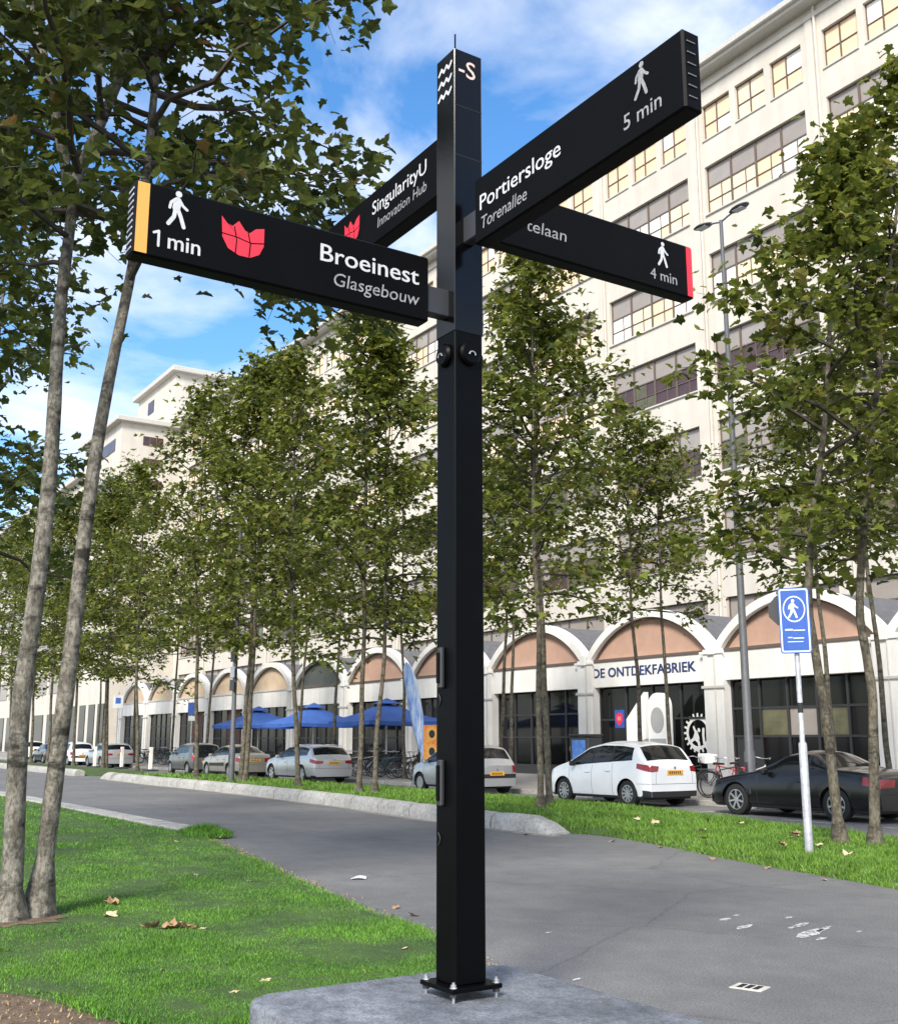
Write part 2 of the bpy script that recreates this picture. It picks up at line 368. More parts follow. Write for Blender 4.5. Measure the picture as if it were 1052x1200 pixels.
# ================================================================ THE GROUND
def lerp_tab(tab, x):
    """tab: list of (x, y) sorted by x"""
    if x <= tab[0][0]: return tab[0][1]
    for (a, ya), (b, yb) in zip(tab, tab[1:]):
        if x <= b: return ya + (yb-ya)*(x-a)/(b-a)
    return tab[-1][1]
def sheet(name, pts, z, m, **k):
    return obj(name, MB().add([(x, y, z) for x, y in pts], [tuple(range(len(pts)))]), m, **k)
sheet('ground', [(-900,-900),(900,-900),(900,900),(-900,900)], -0.03, M['paving'], kind='structure')
sheet('road', [(-300,-8),(60,-8),(60,21.0),(-300,21.0)], 0.0, M['asphalt'], kind='structure')
# pavement in front of the factory, a kerb step above the road
obj('pavement', MB().box(-300, 60, 21.15, 39, -0.02, 0.12), M['paving'], kind='structure')
pk = empty('pavement_kerb', (0, 21.0, 0), kind='structure')
kme = MB().bbox(-0.97, 0.97, 0, 0.147, -0.05, 0.125, 0.015).mesh('kerb_stone'); kme.materials.append(M['concrete'])
for i in range(60):
    o = obj('kerb_stone', kme, parent=pk); o.location = (6 - 2*i, 0, 0)
# sand and brick paving details on the pavement are carried by the material

# ---- lawn
LAWN = [(-120,7.0),(-60,7.0),(-34,7.0),(-27.8,7.05),(-23,7.0),(-19.7,6.95),(-18.6,6.98),(-17.9,6.9),(-16,6.5),(-14,6.15),(-12.6,5.83),(-11.35,5.6),(-9.45,5.28),(-8.5,5.2),(-7.4,4.85),(-6.3,4.38),
        (-6.22,3.5),(-6.22,2.3),(-7.0,2.06),(-7.63,1.92),(-8.0,1.70),(-9.5,1.0),(-11,-2),(-14,-8),(-120,-8)]
mb = MB()
n = len(LAWN); cxy = (-40, 1)
mb.add([(x, y, 0.006) for x, y in LAWN] + [(x, y, 0.035) for x, y in LAWN], [])
inner = []
for i, (x, y) in enumerate(LAWN):
    a = Vector(LAWN[i-1]); b = Vector(LAWN[(i+1) % n]); t = (b-a).normalized(); nr = Vector((t.y, -t.x))
    inner.append((x + nr.x*0.07, y + nr.y*0.07))
mb.v = [(x, y, 0.006) for x, y in LAWN] + [(x, y, 0.045) for x, y in inner]
mb.f = [(i, (i+1) % n, n+(i+1) % n, n+i)[::-1] for i in range(n)] + [tuple(range(n, 2*n))[::-1]]
lawn = obj('lawn', mb, M['turf'], kind='structure')
sheet('bare_soil', [(-12.5,-8),(4,-8),(4,2.4),(-6.0,2.55),(-6.9,2.45),(-8.0,2.1),(-9.6,1.4),(-12,-1)], 0.004, M['soil'], kind='structure')
mb = MB(); pts = []
for k in range(22):
    a = 2*math.pi*k/22; r = 0.40*(0.7+0.5*rnd.random())
    pts.append((-10.85+r*1.3*math.cos(a), 2.45+r*math.sin(a)))
sheet('soil_patch', pts, 0.05, M['soil'], kind='structure')

# ---- planted median with its rounded kerb
NEAR = [(-130,15.2),(-47.6,14.25),(-41.4,13.95),(-35.3,14.0),(-29.2,13.7),(-25.4,13.5),(-19.9,12.8),(-17.0,12.6),(-15.9,12.72),(-15.3,12.95),(-13.74,12.65),(-11.2,11.84),(-9.4,11.39),(-8.08,11.08),(0,9.4),(20,5)]
FAR = [(-130,18.2),(-47.6,17.6),(-31,17.65),(-22,17.55),(-18.85,17.3),(-14.9,16.7),(-11.4,15.75),(-6,14.4),(0,13),(20,10)]
HGT = [(-130,.2),(-55,.2),(-53.6,.12),(-53,.0),(-47.6,.0),(-46.8,.14),(-45.5,.2),(-17.5,.2),(-14.5,.12),(-8,.10),(20,.10)]
def strip(name, x0, x1, step):
    mb = MB(); nst = int((x1-x0)/step)+1
    prof = [(0,0.04),(0.05,0.75),(0.2,1.0),(0.5,1.08),(0.8,1.0),(0.95,0.75),(1,0.04)]
    for i in range(nst):
        x = x0+(x1-x0)*i/(nst-1); a = lerp_tab(NEAR, x); b = lerp_tab(FAR, x); h = lerp_tab(HGT, x)
        for u, v in prof:
            y = a+(b-a)*u
            mb.v.append((x, y + 0.05*noise.noise((x*2, u*9, 3)), h*v + (0.03*noise.noise((x*.8, y*.8, 1)) if 0.1 < u < 0.9 else 0)))
    m = len(prof)
    for i in range(nst-1):
        for j in range(m-1):
            a = i*m+j; mb.f.append((a, a+m, a+m+1, a+1)) 
    mb.f = [f[::1] for f in mb.f]
    return obj(name, mb, M['turf'], smooth=60, kind='structure')
med = strip('median_strip', -47.6, 20, 0.5)
med2 = strip('median_strip', -130, -53.0, 2.0)
def strip_z(x, y):
    a = lerp_tab(NEAR, x); b = lerp_tab(FAR, x); h = lerp_tab(HGT, x); u = (y-a)/(b-a)
    if u < 0 or u > 1: return 0.0
    return h*lerp_tab([(0,0.04),(0.05,0.75),(0.2,1.0),(0.5,1.08),(0.8,1.0),(0.95,0.75),(1,0.04)], u) + 0.03*noise.noise((x*.8, y*.8, 1))
def kerb_front(x): return lerp_tab([(-130,14.7),(-47.6,13.8),(-41.4,13.5),(-35.3,13.55),(-29.2,13.25),(-25.4,13.05),(-19.9,12.35),(-17.8,12.16),(-15.8,12.2)], x)
def kerb_stone(x0, x1, end=0.0, far_end=0.0):
    prof = [(0,-.02),(.02,.17),(.06,.25),(.13,.295),(.22,.30),(.36,.285),(.46,.24),(.48,-.02)]
    mb = MB(); K = 6
    for i in range(K):
        t = i/(K-1); x = x0+(x1-x0)*t; y = kerb_front(x)
        s = 1.0; e = min(t, 1-t)*(x1-x0)
        s = 0.94 if e < 0.01 else 1.0
        if end: s *= max(0.12, min(1, ((x1-x)/end)**0.5)) if x1-x < end else 1
        if far_end: s *= max(0.12, min(1, ((x-x0)/far_end)**0.5)) if x-x0 < far_end else 1
        for a, b in prof: mb.v.append((x, y+0.24+(a-0.24)*(0.985 if s < 1 else 1), b*s if b > 0 else b))
    m = len(prof)
    for i in range(K-1):
        for j in range(m-1): a = i*m+j; mb.f.append((a, a+m, a+m+1, a+1))
    mb.f.append(tuple(range(m))); mb.f.append(tuple((K-1)*m+j for j in range(m))[::-1])
    return mb
x = -15.75; i = 0
while x > -47.4:
    L = 1.75
    obj('kerb_stone', kerb_stone(x-L+0.045, x, end=0.7 if i == 0 else 0, far_end=0.8 if x-L < -46.5 else 0), M['concrete'], med, smooth=45)
    x -= L; i += 1
x = -53.2
while x > -90:
    obj('kerb_stone', kerb_stone(x-2.4+0.04, x), M['concrete'], med2, smooth=45); x -= 2.4
# sandy gutter along the kerb foot
mb = MB(); gx = [-15.4-i*1.0 for i in range(33)]
for x in gx: y = kerb_front(x); w = 0.22+0.14*noise.noise((x*1.3, 0, 0)); mb.v += [(x, y-w, 0.004), (x, y+0.05, 0.004)]
for i in range(len(gx)-1): a = 2*i; mb.f.append((a, a+1, a+3, a+2))
obj('gutter', mb, mat('gutter_sand', (0.34, 0.30, 0.25), 0.9, base2=(0.17, 0.155, 0.14), var_scale=4), kind='structure')
# flat pale edging stones between lawn and road
edging = empty('lawn_edging', (0, 0, 0), kind='structure')
x = -19.6; i = 0
while x > -46:
    L = 1.05; z = 0.075+0.012*rnd.random()
    mb = MB().bbox(x-L+0.02, x, 6.98+rnd.uniform(-.015,.015), 7.46+rnd.uniform(-.015,.015), -0.03, z, 0.02)
    obj('edging_stone', mb, M['concrete'], edging); x -= L; i += 1

# ---- road paint remains, parking bay lines
def paint_blob(cx_, cy_, lx, ly, name='paint_patch', rot=0.0, label=None, group=None):
    pts = []
    for k in range(14):
        a = 2*math.pi*k/14; r = 0.65+0.5*rnd.random()
        u, v = lx*r*math.cos(a), ly*r*math.sin(a)
        pts.append((cx_+u*math.cos(rot)-v*math.sin(rot), cy_+u*math.sin(rot)+v*math.cos(rot), 0.0045))
    return pts
mb = MB()
for (px, py, a, b) in [(-7.59,7.89,.05,.10),(-7.7,8.15,.03,.06),(-7.2,7.72,.05,.22),(-7.35,8.45,.03,.07),(-7.0,8.2,.05,.16),(-6.95,8.02,.03,.07),(-6.68,7.92,.085,.26),(-6.75,8.2,.03,.18),(-6.45,7.8,.03,.09),(-6.5,8.35,.02,.05),(-7.9,6.1,.02,.05),(-6.3,5.1,.02,.06)]:
    p = paint_blob(px, py, a, b, rot=R(20)); mb.add(p, [tuple(range(len(p)))])
tag(obj('paint_remains', mb, M['paint']), kind='structure')
mb = MB()
for x in (-13.0,-18.9,-24.6,-29.4,-34.2,-39.3,-44.2,-49.2,-54.5,-60):
    mb.add([(x,18.62,.004),(x+.12,18.62,.004),(x+.12,20.95,.004),(x,20.95,.004)], [(0,1,2,3)])
for i in range(24):
    x = -10-2.4*i; mb.add([(x-1.3,18.5,.005),(x,18.5,.005),(x,18.6,.005),(x-1.3,18.6,.005)], [(0,1,2,3)])
obj('parking_lines', mb, M['paint'], kind='structure')
# drain cover
d = empty('drain_cover', (-5.49, 5.9, 0), 0.35, label='small square pale metal drain cover set in the asphalt', cat='drain cover')
obj('frame', MB().bbox(-.11,.11,-.085,.085,-.03,.006,.003), mat('drain_metal', (0.50,0.47,0.41), 0.6, var=0.2), d)
for i in range(3): obj('slot', MB().box(-.07+.055*i,-.035+.055*i,-.055,.055,.0055,.0085), M['slot'], d)
# paper scrap
mb = MB(); W_ = 7
for i in range(W_):
    t = i/(W_-1); mb.v += [(-0.09+.18*t, -.045, .006+.02*math.sin(3*t)), (-0.09+.18*t, .05, .008+.035*math.sin(2.5*t))]
for i in range(W_-1): mb.f.append((2*i, 2*i+2, 2*i+3, 2*i+1))
o = obj('paper_scrap', mb, M['white_print'], label='white scrap of paper lying on the asphalt near the lawn', cat='litter'); o.location = (-12.03, 6.49, 0); o.rotation_euler.z = 1.0

# ---- grass blades
def in_poly(x, y, P):
    c = False; j = len(P)-1
    for i in range(len(P)):
        if (P[i][1] > y) != (P[j][1] > y) and x < (P[j][0]-P[i][0])*(y-P[i][1])/(P[j][1]-P[i][1])+P[i][0]: c = not c
        j = i
    return c
FW = Vector((-math.cos(YAW), math.sin(YAW))); RT = Vector((math.sin(YAW), math.cos(YAW)))
def in_view(x, y, m=0.46):
    F = x*FW.x+y*FW.y; r = x*RT.x+y*RT.y
    return F > 3 and abs(r) < m*F
def blades(name, n, sample, m, hmin, hmax, wid, parent=None):
    V = np.empty((n*3, 3), np.float32); c = 0
    while c < n:
        s_ = sample()
        if s_ is None: continue
        x, y, z, hs_ = s_
        d = math.hypot(x, y); k = max(1.0, d/10)
        h = rnd.uniform(hmin, hmax)*(0.8+0.2*k)*hs_; w = wid*k*rnd.uniform(.7, 1.3); a = rnd.uniform(0, math.pi)
        lx, ly = rnd.gauss(0, .45)*h, rnd.gauss(0, .45)*h
        ca, sa = math.cos(a)*w, math.sin(a)*w
        V[c*3] = (x-ca, y-sa, z); V[c*3+1] = (x+ca, y+sa, z); V[c*3+2] = (x+lx, y+ly, z+h); c += 1
    me = bpy.data.meshes.new(name); me.vertices.add(n*3); me.vertices.foreach_set('co', V.ravel())
    me.loops.add(n*3); me.loops.foreach_set('vertex_index', np.arange(n*3, dtype=np.int32))
    me.polygons.add(n); me.polygons.foreach_set('loop_start', np.arange(0, n*3, 3, dtype=np.int32)); me.polygons.foreach_set('loop_total', np.full(n, 3, np.int32))
    me.update(); me.validate(); me.materials.append(m)
    o = bpy.data.objects.new(name, me); col.objects.link(o); o['kind'] = 'stuff'
    return o
def samp_lawn():
    F = 1/(rnd.random()*(1/6.0-1/44)+1/44)
    r = rnd.uniform(-.45, .08)*F
    x = FW.x*F+RT.x*r; y = FW.y*F+RT.y*r
    if not in_poly(x, y, LAWN): return None
    bare = math.hypot((x+10.85)/1.15, y-2.45)
    if bare < 0.28+0.25*rnd.random(): return None
    # thin, ragged border against the bare soil
    edge = (y - 1.95 - (x+7.63)*(-.55 if x > -7.63 else .48)) if x > -9.6 else 9
    if edge < 0.25 and rnd.random() > 0.25+edge*2: return None
    x += rnd.gauss(0, .05); y += rnd.gauss(0, .05)
    tuft = 0.75+0.5*noise.noise((x*1.1, y*1.1, 0)) + 0.25*noise.noise((x*5, y*5, 2))
    return x, y, 0.03, max(.45, tuft)
tag(blades('lawn_grass', 260000, samp_lawn, M['grass'], .022, .05, .0042), label='bright green short lawn grass left of the signpost', cat='grass')
def samp_strip():
    F = 1/(rnd.random()*(1/11-1/60)+1/60); r = rnd.uniform(-.42, .46)*F
    x = FW.x*F+RT.x*r; y = FW.y*F+RT.y*r
    if x < -47.3 or x > 5: return None
    a = lerp_tab(NEAR, x); b = lerp_tab(FAR, x)
    if not a-0.04 < y < b: return None
    if x < -16.0 and y < kerb_front(x)+0.5: return None
    return x, y, strip_z(x, y)-.01, max(.4, 0.85+0.7*noise.noise((x*1.3, y*1.3, 5)))
tag(blades('median_grass', 110000, samp_strip, M['stripgrass'], .035, .095, .0055), label='yellowish green grass growing on the median strip', cat='grass')
def samp_tuft():
    a = rnd.uniform(0, 6.28); r = rnd.random()**.7
    return -18.75+0.75*r*math.cos(a), 7.15+0.38*r*math.sin(a), 0.03, 1.3*(1.2-r*.7)
tag(blades('edge_tuft', 2200, samp_tuft, M['grass'], .06, .13, .007), label='dark overgrown grass tuft at the end of the pale edging stones', cat='grass')

def samp_litter():
    if rnd.random() < .55:
        x = rnd.uniform(-9.5,-5.8); y = rnd.uniform(.2, 2.5)
        if in_poly(x, y, LAWN) and rnd.random() < .9: return None
        return x, y, .006, .8
    k = rnd.uniform(0, 12); i_ = int(k); a, b = LAWN[5+min(i_,9)], LAWN[6+min(i_,9)]; t = rnd.random()
    return a[0]+(b[0]-a[0])*t+rnd.gauss(0,.06), a[1]+(b[1]-a[1])*t+abs(rnd.gauss(0,.10)), .004, .5
M['straw'] = mat('dry_straw', (.40,.30,.17), .9, base2=(.18,.12,.06), var_scale=5, island=.5)
tag(blades('dry_straw', 5000, samp_litter, M['straw'], .012, .035, .007), label='dry straw and crumbs scattered on bare soil and path edge', cat='litter')
# ---- fallen leaves
def leaf_outline(simple=False):
    if simple: return [(0,0),(.34,.06),(.5,.42),(.24,.48),(0,1),(-.24,.48),(-.5,.42),(-.34,.06)]
    return [(0,0),(.20,-.06),(.42,.12),(.33,.24),(.56,.48),(.40,.52),(.30,.60),(.22,.62),(.14,.84),(0,1),
            (-.14,.84),(-.22,.62),(-.30,.60),(-.40,.52),(-.56,.48),(-.33,.24),(-.42,.12),(-.20,-.06)]
def curled_leaf(size, curl, seed):
    r_ = random.Random(seed); P = leaf_outline(); vs = [(0, .35, 0)] + [(u, v, curl*(abs(u)*1.1 + (v-.35)**2*0.8) + r_.uniform(-.06,.06)) for u, v in P]
    lo = min(v[2] for v in vs); vs = [(x*size, (y-.35)*size, (z-lo)*size) for x, y, z in vs]
    return MB().add(vs, [(0, 1+i, 1+(i+1) % len(P)) for i in range(len(P))])
def fallen(x, y, z, size, curl, dry, label, group=None):
    o = obj('fallen_leaf', curled_leaf(size, curl, int(abs(x*1000+y*77))), M['dryleaf' if dry else 'paleleaf'], label=label, cat='leaf', group=group)
    o.location = (x, y, z); o.rotation_euler = (rnd.uniform(-.3,.3), rnd.uniform(-.3,.3), rnd.uniform(0, 6.28))
for (x, y, s_) in [(-9.72,3.26,.17),(-9.58,3.38,.19),(-9.50,3.50,.17),(-9.66,3.42,.13)]:
    fallen(x, y, .035, s_, 0.55, True, 'large curled brown leaf in the clump on the lawn', 'clump of brown leaves')
fallen(-11.2,3.36,.04,.17,.7,True,'curled brown leaf nearest the two slender trunks on the lawn')
fallen(-10.5,3.13,.04,.15,.5,False,'pale dry leaf between the trunks and the brown leaf clump')
GL = 'small pale dry leaf lying on the lawn'
for (x, y) in [(-10.5,4.1),(-9.4,3.6),(-13.1,4.9),(-12.2,5.2),(-8.1,3.5),(-7.9,2.75),(-7.7,4.55),(-7.1,3.9),(-6.75,4.2),(-14.6,3.6),(-8.3,2.1),(-7.4,2.5),(-7.0,2.9),(-17.5,6.2),(-12.0,3.1),(-10.9,5.15),(-8.8,4.9),(-7.2,3.2)]:
    fallen(x, y, .04, rnd.uniform(.06,.10), .35, False, GL, 'pale leaves on the lawn')
for (x, y) in [(-12.4,12.5),(-11.0,12.6),(-10.6,12.9),(-13.2,13.3),(-12.1,14.2),(-9.6,12.2),(-8.9,12.6),(-14.6,13.6),(-15.4,13.9),(-11.6,13.6),(-10.2,14.4),(-9.2,13.4),(-13.9,14.9),(-8.3,11.9)]:
    fallen(x, y, strip_z(x, y)+.07, rnd.uniform(.12,.2), .5, rnd.random() < .4, 'dry leaf caught in the grass of the median strip', 'leaves on the median strip')
for (x, y) in [(-11.35,11.6),(-9.0,11.0),(-14.2,12.3),(-10.2,11.4),(-13.0,12.2),(-8.6,5.5),(-9.8,5.7),(-9.3,5.6),(-16,11.9)]:
    fallen(x, y, .006, rnd.uniform(.07,.13), .3, rnd.random() < .5, 'dry leaf lying at the edge of the asphalt', 'leaves on the asphalt edge')

# ================================================================ SIGNPOST
PX0, PY0, SLABZ = -5.54, 3.65, 0.20
# concrete slab with rounded corners
def rounded_rect(x0, x1, y0, y1, r, n=7):
    pts = []
    for cx_, cy_, a0 in [(x1-r,y1-r,0),(x0+r,y1-r,90),(x0+r,y0+r,180),(x1-r,y0+r,270)]:
        for k in range(n+1): a = R(a0+90*k/n); pts.append((cx_+r*math.cos(a), cy_+r*math.sin(a)))
    return pts
mb = MB()
for (ins, z) in [(0,-.05),(0,SLABZ-.03),(.008,SLABZ-.01),(.03,SLABZ)]:
    mb.v += [(x, y, z) for x, y in rounded_rect(-6.2+ins, -3.5-ins, 2.6+ins, 4.40-ins, .2-ins)]
n = 32
for i in range(3):
    for k in range(n): mb.f.append((i*n+k, i*n+(k+1) % n, (i+1)*n+(k+1) % n, (i+1)*n+k))
mb.f.append(tuple(range(3*n, 4*n)))
obj('concrete_plinth', mb, M['slab'], smooth=50, label='low blue-grey concrete slab with rounded corners under the signpost', cat='plinth')

sp = empty('signpost', (PX0, PY0, SLABZ), label='tall black wayfinding signpost with four pointing arms', cat='signpost')
spW = Matrix.Translation((PX0, PY0, SLABZ)).inverted()
def sp_obj(name, mb, m, parent=sp, smooth=None, **k):
    mb.v = [(x-PX0, y-PY0, z-SLABZ) for x, y, z in mb.v]
    return obj(name, mb, m, parent, smooth, **k)
sp_obj('post', MB().bbox(PX0-.103, PX0+.103, PY0-.103, PY0+.103, SLABZ+.075, 4.10, .006), M['black'])
slv = sp_obj('post_sleeve', MB().bbox(PX0-.108, PX0+.108, PY0-.108, PY0+.108, 4.085, 6.04, .006), M['gloss'])
for z in (5.63, 5.28): sp_obj('seam', MB().box(PX0+.1082, PX0+.1095, PY0-.104, PY0+.104, z-.004, z+.004), M['slot'], slv)
sp_obj('top_cap', MB().bbox(PX0-.085, PX0+.085, PY0-.085, PY0+.085, 6.03, 6.06, .008), M['black'])
sp_obj('antenna', MB().tube([(PX0+.09, PY0-.09, 6.03), (PX0+.09, PY0-.09, 6.15)], .006, 6), M['black'])
sp_obj('base_plate', MB().bbox(PX0-.168, PX0+.168, PY0-.168, PY0+.168, SLABZ+.05, SLABZ+.075, .004), M['black'])
for sx in (-1, 1):
    for sy in (-1, 1):
        x, y = PX0+sx*.142, PY0+sy*.142
        b = sp_obj('anchor_bolt', MB().tube([(x,y,SLABZ-.02),(x,y,SLABZ+.108)], .008, 8), M['zinc'])
        sp_obj('nut', MB().lathe([(0,SLABZ+.0765),(.022,SLABZ+.0765),(.022,SLABZ+.080),(.016,SLABZ+.080),(.016,SLABZ+.096),(0,SLABZ+.096)], (x,y,0), 'z', 6), M['zinc'], b)
        sp_obj('lower_nut', MB().lathe([(0,SLABZ+.03),(.02,SLABZ+.03),(.02,SLABZ+.049),(0,SLABZ+.049)], (x,y,0), 'z', 6), M['darkmetal'], b)
# round lugs with eye bolts just below the sleeve
for ax, sg in (('y',-1),('x',1),('y',1),('x',-1)):
    prof = [(0,.0),(.075,.0),(.075,.018),(.062,.034),(0,.036)]
    if ax == 'y': c = (PX0, PY0+sg*.103, 3.95)
    else: c = (PX0+sg*.103, PY0, 3.95)
    mb = MB().lathe([(r, sg*h) for r, h in prof], c, ax, 20)
    l = sp_obj('lug', mb, M['black'], smooth=35)
    ring = []
    for k in range(9):
        a = math.pi*k/8
        du, dz = .022*math.cos(a), .022*math.sin(a)
        ring.append((c[0]+du, c[1]+sg*.043, 3.935+dz) if ax == 'y' else (c[0]+sg*.043, c[1]+du, 3.935+dz))
    sp_obj('eye_bolt', MB().tube(ring, .005, 6), M['zinc'], l)
# latches on the narrow face
for z0, z1 in ((1.90,2.14),(1.23,1.49)):
    h = sp_obj('latch', MB().bbox(PX0-.055, PX0-.01, PY0-.130, PY0-.102, z0, z1, .007), M['darkmetal'])
    sp_obj('latch_grip', MB().bbox(PX0-.048, PX0-.018, PY0-.142, PY0-.1305, z0+.03, z1-.03, .004), M['black'], h)
for z in (1.87, 1.08):
    sp_obj('cable_loop', MB().tube([(PX0-.07+.02*math.sin(t*math.pi/6), PY0-.108, z-.07*t/6) for t in range(7)], .003, 5), M['darkmetal'])

# lettering ------------------------------------------------------
_txt = {}
def text_mesh(body, bold):
    if (body, bold) in _txt: return _txt[(body, bold)]
    cu = bpy.data.curves.new('t', 'FONT'); cu.body = body; cu.size = 1.0; cu.offset = bold; cu.resolution_u = 3
    cu.fill_mode = 'FRONT'
    ob = bpy.data.objects.new('t', cu); col.objects.link(ob)
    dg = bpy.context.evaluated_depsgraph_get(); dg.update()
    me = bpy.data.meshes.new_from_object(ob.evaluated_get(dg))
    vs = [tuple(v.co) for v in me.vertices]; fs = [tuple(p.vertices) for p in me.polygons]
    bpy.data.objects.remove(ob); bpy.data.curves.remove(cu); bpy.data.meshes.remove(me)
    _txt[(body, bold)] = (vs, fs); return vs, fs
def text_mb(body, place, u0, u1, base, cap, bold=0.0, slant=0.0, fat=0.0):
    """fit text between u0..u1, capitals of height cap standing on base"""
    vs, fs = text_mesh(body, bold)
    x0 = min(v[0] for v in vs); x1 = max(v[0] for v in vs)
    rv, _ = text_mesh('H', bold); ch = max(v[1] for v in rv); b0 = min(v[1] for v in rv)
    mb = MB()
    for i_, (du, dw) in enumerate([(0, 0)] if not fat else [(-fat, -fat*.5), (fat, -fat*.5), (-fat, fat*.5), (fat, fat*.5), (0, 0)]):
        mb.add([place(u0+(v[0]-x0)/(x1-x0)*(u1-u0)+slant*(v[1]-b0)/(ch-b0)*cap+du*cap, base+(v[1]-b0)/(ch-b0)*cap+dw*cap, i_*.00025) for v in vs], fs)
    return mb
def strokes(lines, place, w, eps=0.0004):
    """flat print made of thick polylines with round joints; place(u,v,d)"""
    mb = MB(); d = 0
    for ln in lines:
        ww = ln[0]; pts = ln[1]
        for (a, b) in zip(pts, pts[1:]):
            a_, b_ = Vector(a), Vector(b); t = (b_-a_).normalized(); nn = Vector((-t.y, t.x))*ww/2
            mb.add([place(*(p), d) for p in (a_-nn, b_-nn, b_+nn, a_+nn)], [(0,1,2,3)]); d += eps/4
        for p in pts:
            k = 10; mb.add([place(p[0]+ww/2*math.cos(2*math.pi*i/k), p[1]+ww/2*math.sin(2*math.pi*i/k), d) for i in range(k)], [tuple(range(k))]); d += eps/4
    return mb
def walking_man(place, u, v, h, flip=1):
    def pl(a, b, d=0): return place(u+flip*a*h, v+b*h, d)
    mb = MB(); k = 16
    mb.add([pl(.03+.085*math.cos(2*math.pi*i/k), .915+.085*math.sin(2*math.pi*i/k)) for i in range(k)], [tuple(range(k))])
    s_ = strokes([(.20, [(.01,.73),(-.02,.52)]), (.075, [(.05,.77),(.15,.62),(.26,.54)]), (.075, [(-.04,.77),(-.16,.65),(-.19,.50)]),
                  (.105, [(.02,.50),(.11,.29),(.19,.05)]), (.105, [(-.04,.50),(-.07,.28),(-.21,.06)])], lambda a, b, d: pl(a, b, d), 0)
    mb.add(s_.v, s_.f); return mb
def tulip(place, u0, u1, v0, v1):
    P = [(0,1),(.12,.84),(.25,.78),(.40,.97),(.55,.74),(.66,.70),(.80,.86),(1.0,.93),(1.0,.42),(.90,.15),(.68,.0),(.42,.0),(.17,.13),(.03,.42)]
    mb = MB().add([place(.5+0, .42)] if False else [place(u0+.52*(u1-u0), v0+.42*(v1-v0), 0)] + [place(u0+a*(u1-u0), v0+b*(v1-v0), 0) for a, b in P], [(0, 1+i, 1+(i+1) % len(P)) for i in range(len(P))])
    def q(a, b): return (u0+a*(u1-u0), v0+b*(v1-v0))
    ln = strokes([(.006, [q(.0,.52), q(.35,.50), q(.7,.42), q(1.0,.50)]), (.006, [q(.30,.78), q(.36,.4), q(.34,.04)]), (.006, [q(.62,.7), q(.68,.4), q(.66,.02)])], lambda a, b, d: place(a, b, d+.001), 0)
    return mb, ln
def arm(axis, sign, a0, a1, z0, z1, face_sign, label, bz=None):
    """axis: direction the arm runs; a0..a1 along it; returns panel object and print placement on its visible face"""
    T = 0.06; c = PX0 if axis == 'y' else PY0
    mb = MB()
    if axis == 'y': mb.bbox(c-T, c+T, a0, a1, z0, z1, .012)
    else: mb.bbox(a0, a1, c-T, c+T, z0, z1, .012)
    p = sp_obj('sign_panel', mb, M['panel'], label=label)
    mb = MB(); zm = (z0+z1)/2-.05
    if axis == 'y':
        b0, b1 = (a1-.02, PY0-.10) if sign < 0 else (PY0+.10, a0+.02)
        mb.bbox(c-.04, c+.04, b0, b1, zm-.09, zm+.09, .008)
    else:
        b0, b1 = (a1-.02, PX0-.10) if sign < 0 else (PX0+.10, a0+.02)
        mb.bbox(b0, b1, c-.04, c+.04, zm-.09, zm+.09, .008)
    sp_obj('bracket', mb, M['darkmetal'], p)
    off = T+.0015
    if axis == 'y': place = lambda u, v, d=0.0: (c+face_sign*(off+d), u, v)
    else: place = lambda u, v, d=0.0: (u, c+face_sign*(off+d), v)
    return p, place
WP = M['white_print']
# arm towards the viewer's left
p, pl = arm('y', -1, 1.545, 3.385, 4.12, 4.545, 1, 'black panel reading Broeinest Glasgebouw, one minute walk, ochre end stripe')
sp_obj('lettering', text_mb('Broeinest', pl, 2.64, 3.31, 4.345, .105, .0, 0, .014), WP, p)
sp_obj('lettering', text_mb('Glasgebouw', pl, 2.725, 3.31, 4.21, .08, 0.0, .12), M['grey_print'], p)
sp_obj('lettering', text_mb('min', pl, 1.735, 1.915, 4.19, .09, 0, 0, .015), WP, p)
sp_obj('lettering', strokes([(.014, [(1.656,4.262),(1.683,4.276),(1.683,4.192)])], pl, 0), WP, p)
sp_obj('pictogram', walking_man(pl, 1.775, 4.32, .215), WP, p)
a, b = tulip(pl, 2.03, 2.285, 4.25, 4.46); e = sp_obj('tulip_emblem', a, M['red_print'], p); sp_obj('emblem_lines', b, M['panel'], e)
sp_obj('end_stripe', MB().box(PX0+.0602, PX0+.0622, 1.557, 1.622, 4.132, 4.533), M['ochre'], p)
for k in range(10): sp_obj('end_slot', MB().bbox(PX0-.04, PX0+.045, 1.540, 1.5448, 4.15+.038*k, 4.162+.038*k, .001), M['galv'], p)
M['slotgrey'] = mat('slot_grey', (.14,.14,.15), .5)
# arm towards the viewer's right, coming closer
p, pl = arm('x', 1, -5.28, -3.46, 4.60, 5.035, -1, 'black panel reading Portiersloge Torenallee, five minutes walk')
sp_obj('lettering', text_mb('Portiersloge', pl, -5.215, -4.42, 4.805, .098, .0, 0, .014), WP, p)
sp_obj('lettering', text_mb('Torenallee', pl, -5.21, -4.74, 4.675, .08, 0.0, .12), M['grey_print'], p)
sp_obj('lettering', text_mb('5 min', pl, -3.90, -3.62, 4.69, .085, .004), M['grey_print'], p)
sp_obj('pictogram', walking_man(pl, -3.76, 4.81, .20), M['grey_print'], p)
for k in range(6): sp_obj('end_slot', MB().bbox(-3.4595, -3.4545, PY0-.035, PY0+.02, 4.665+.06*k, 4.672+.06*k, .001), M['slotgrey'], p)
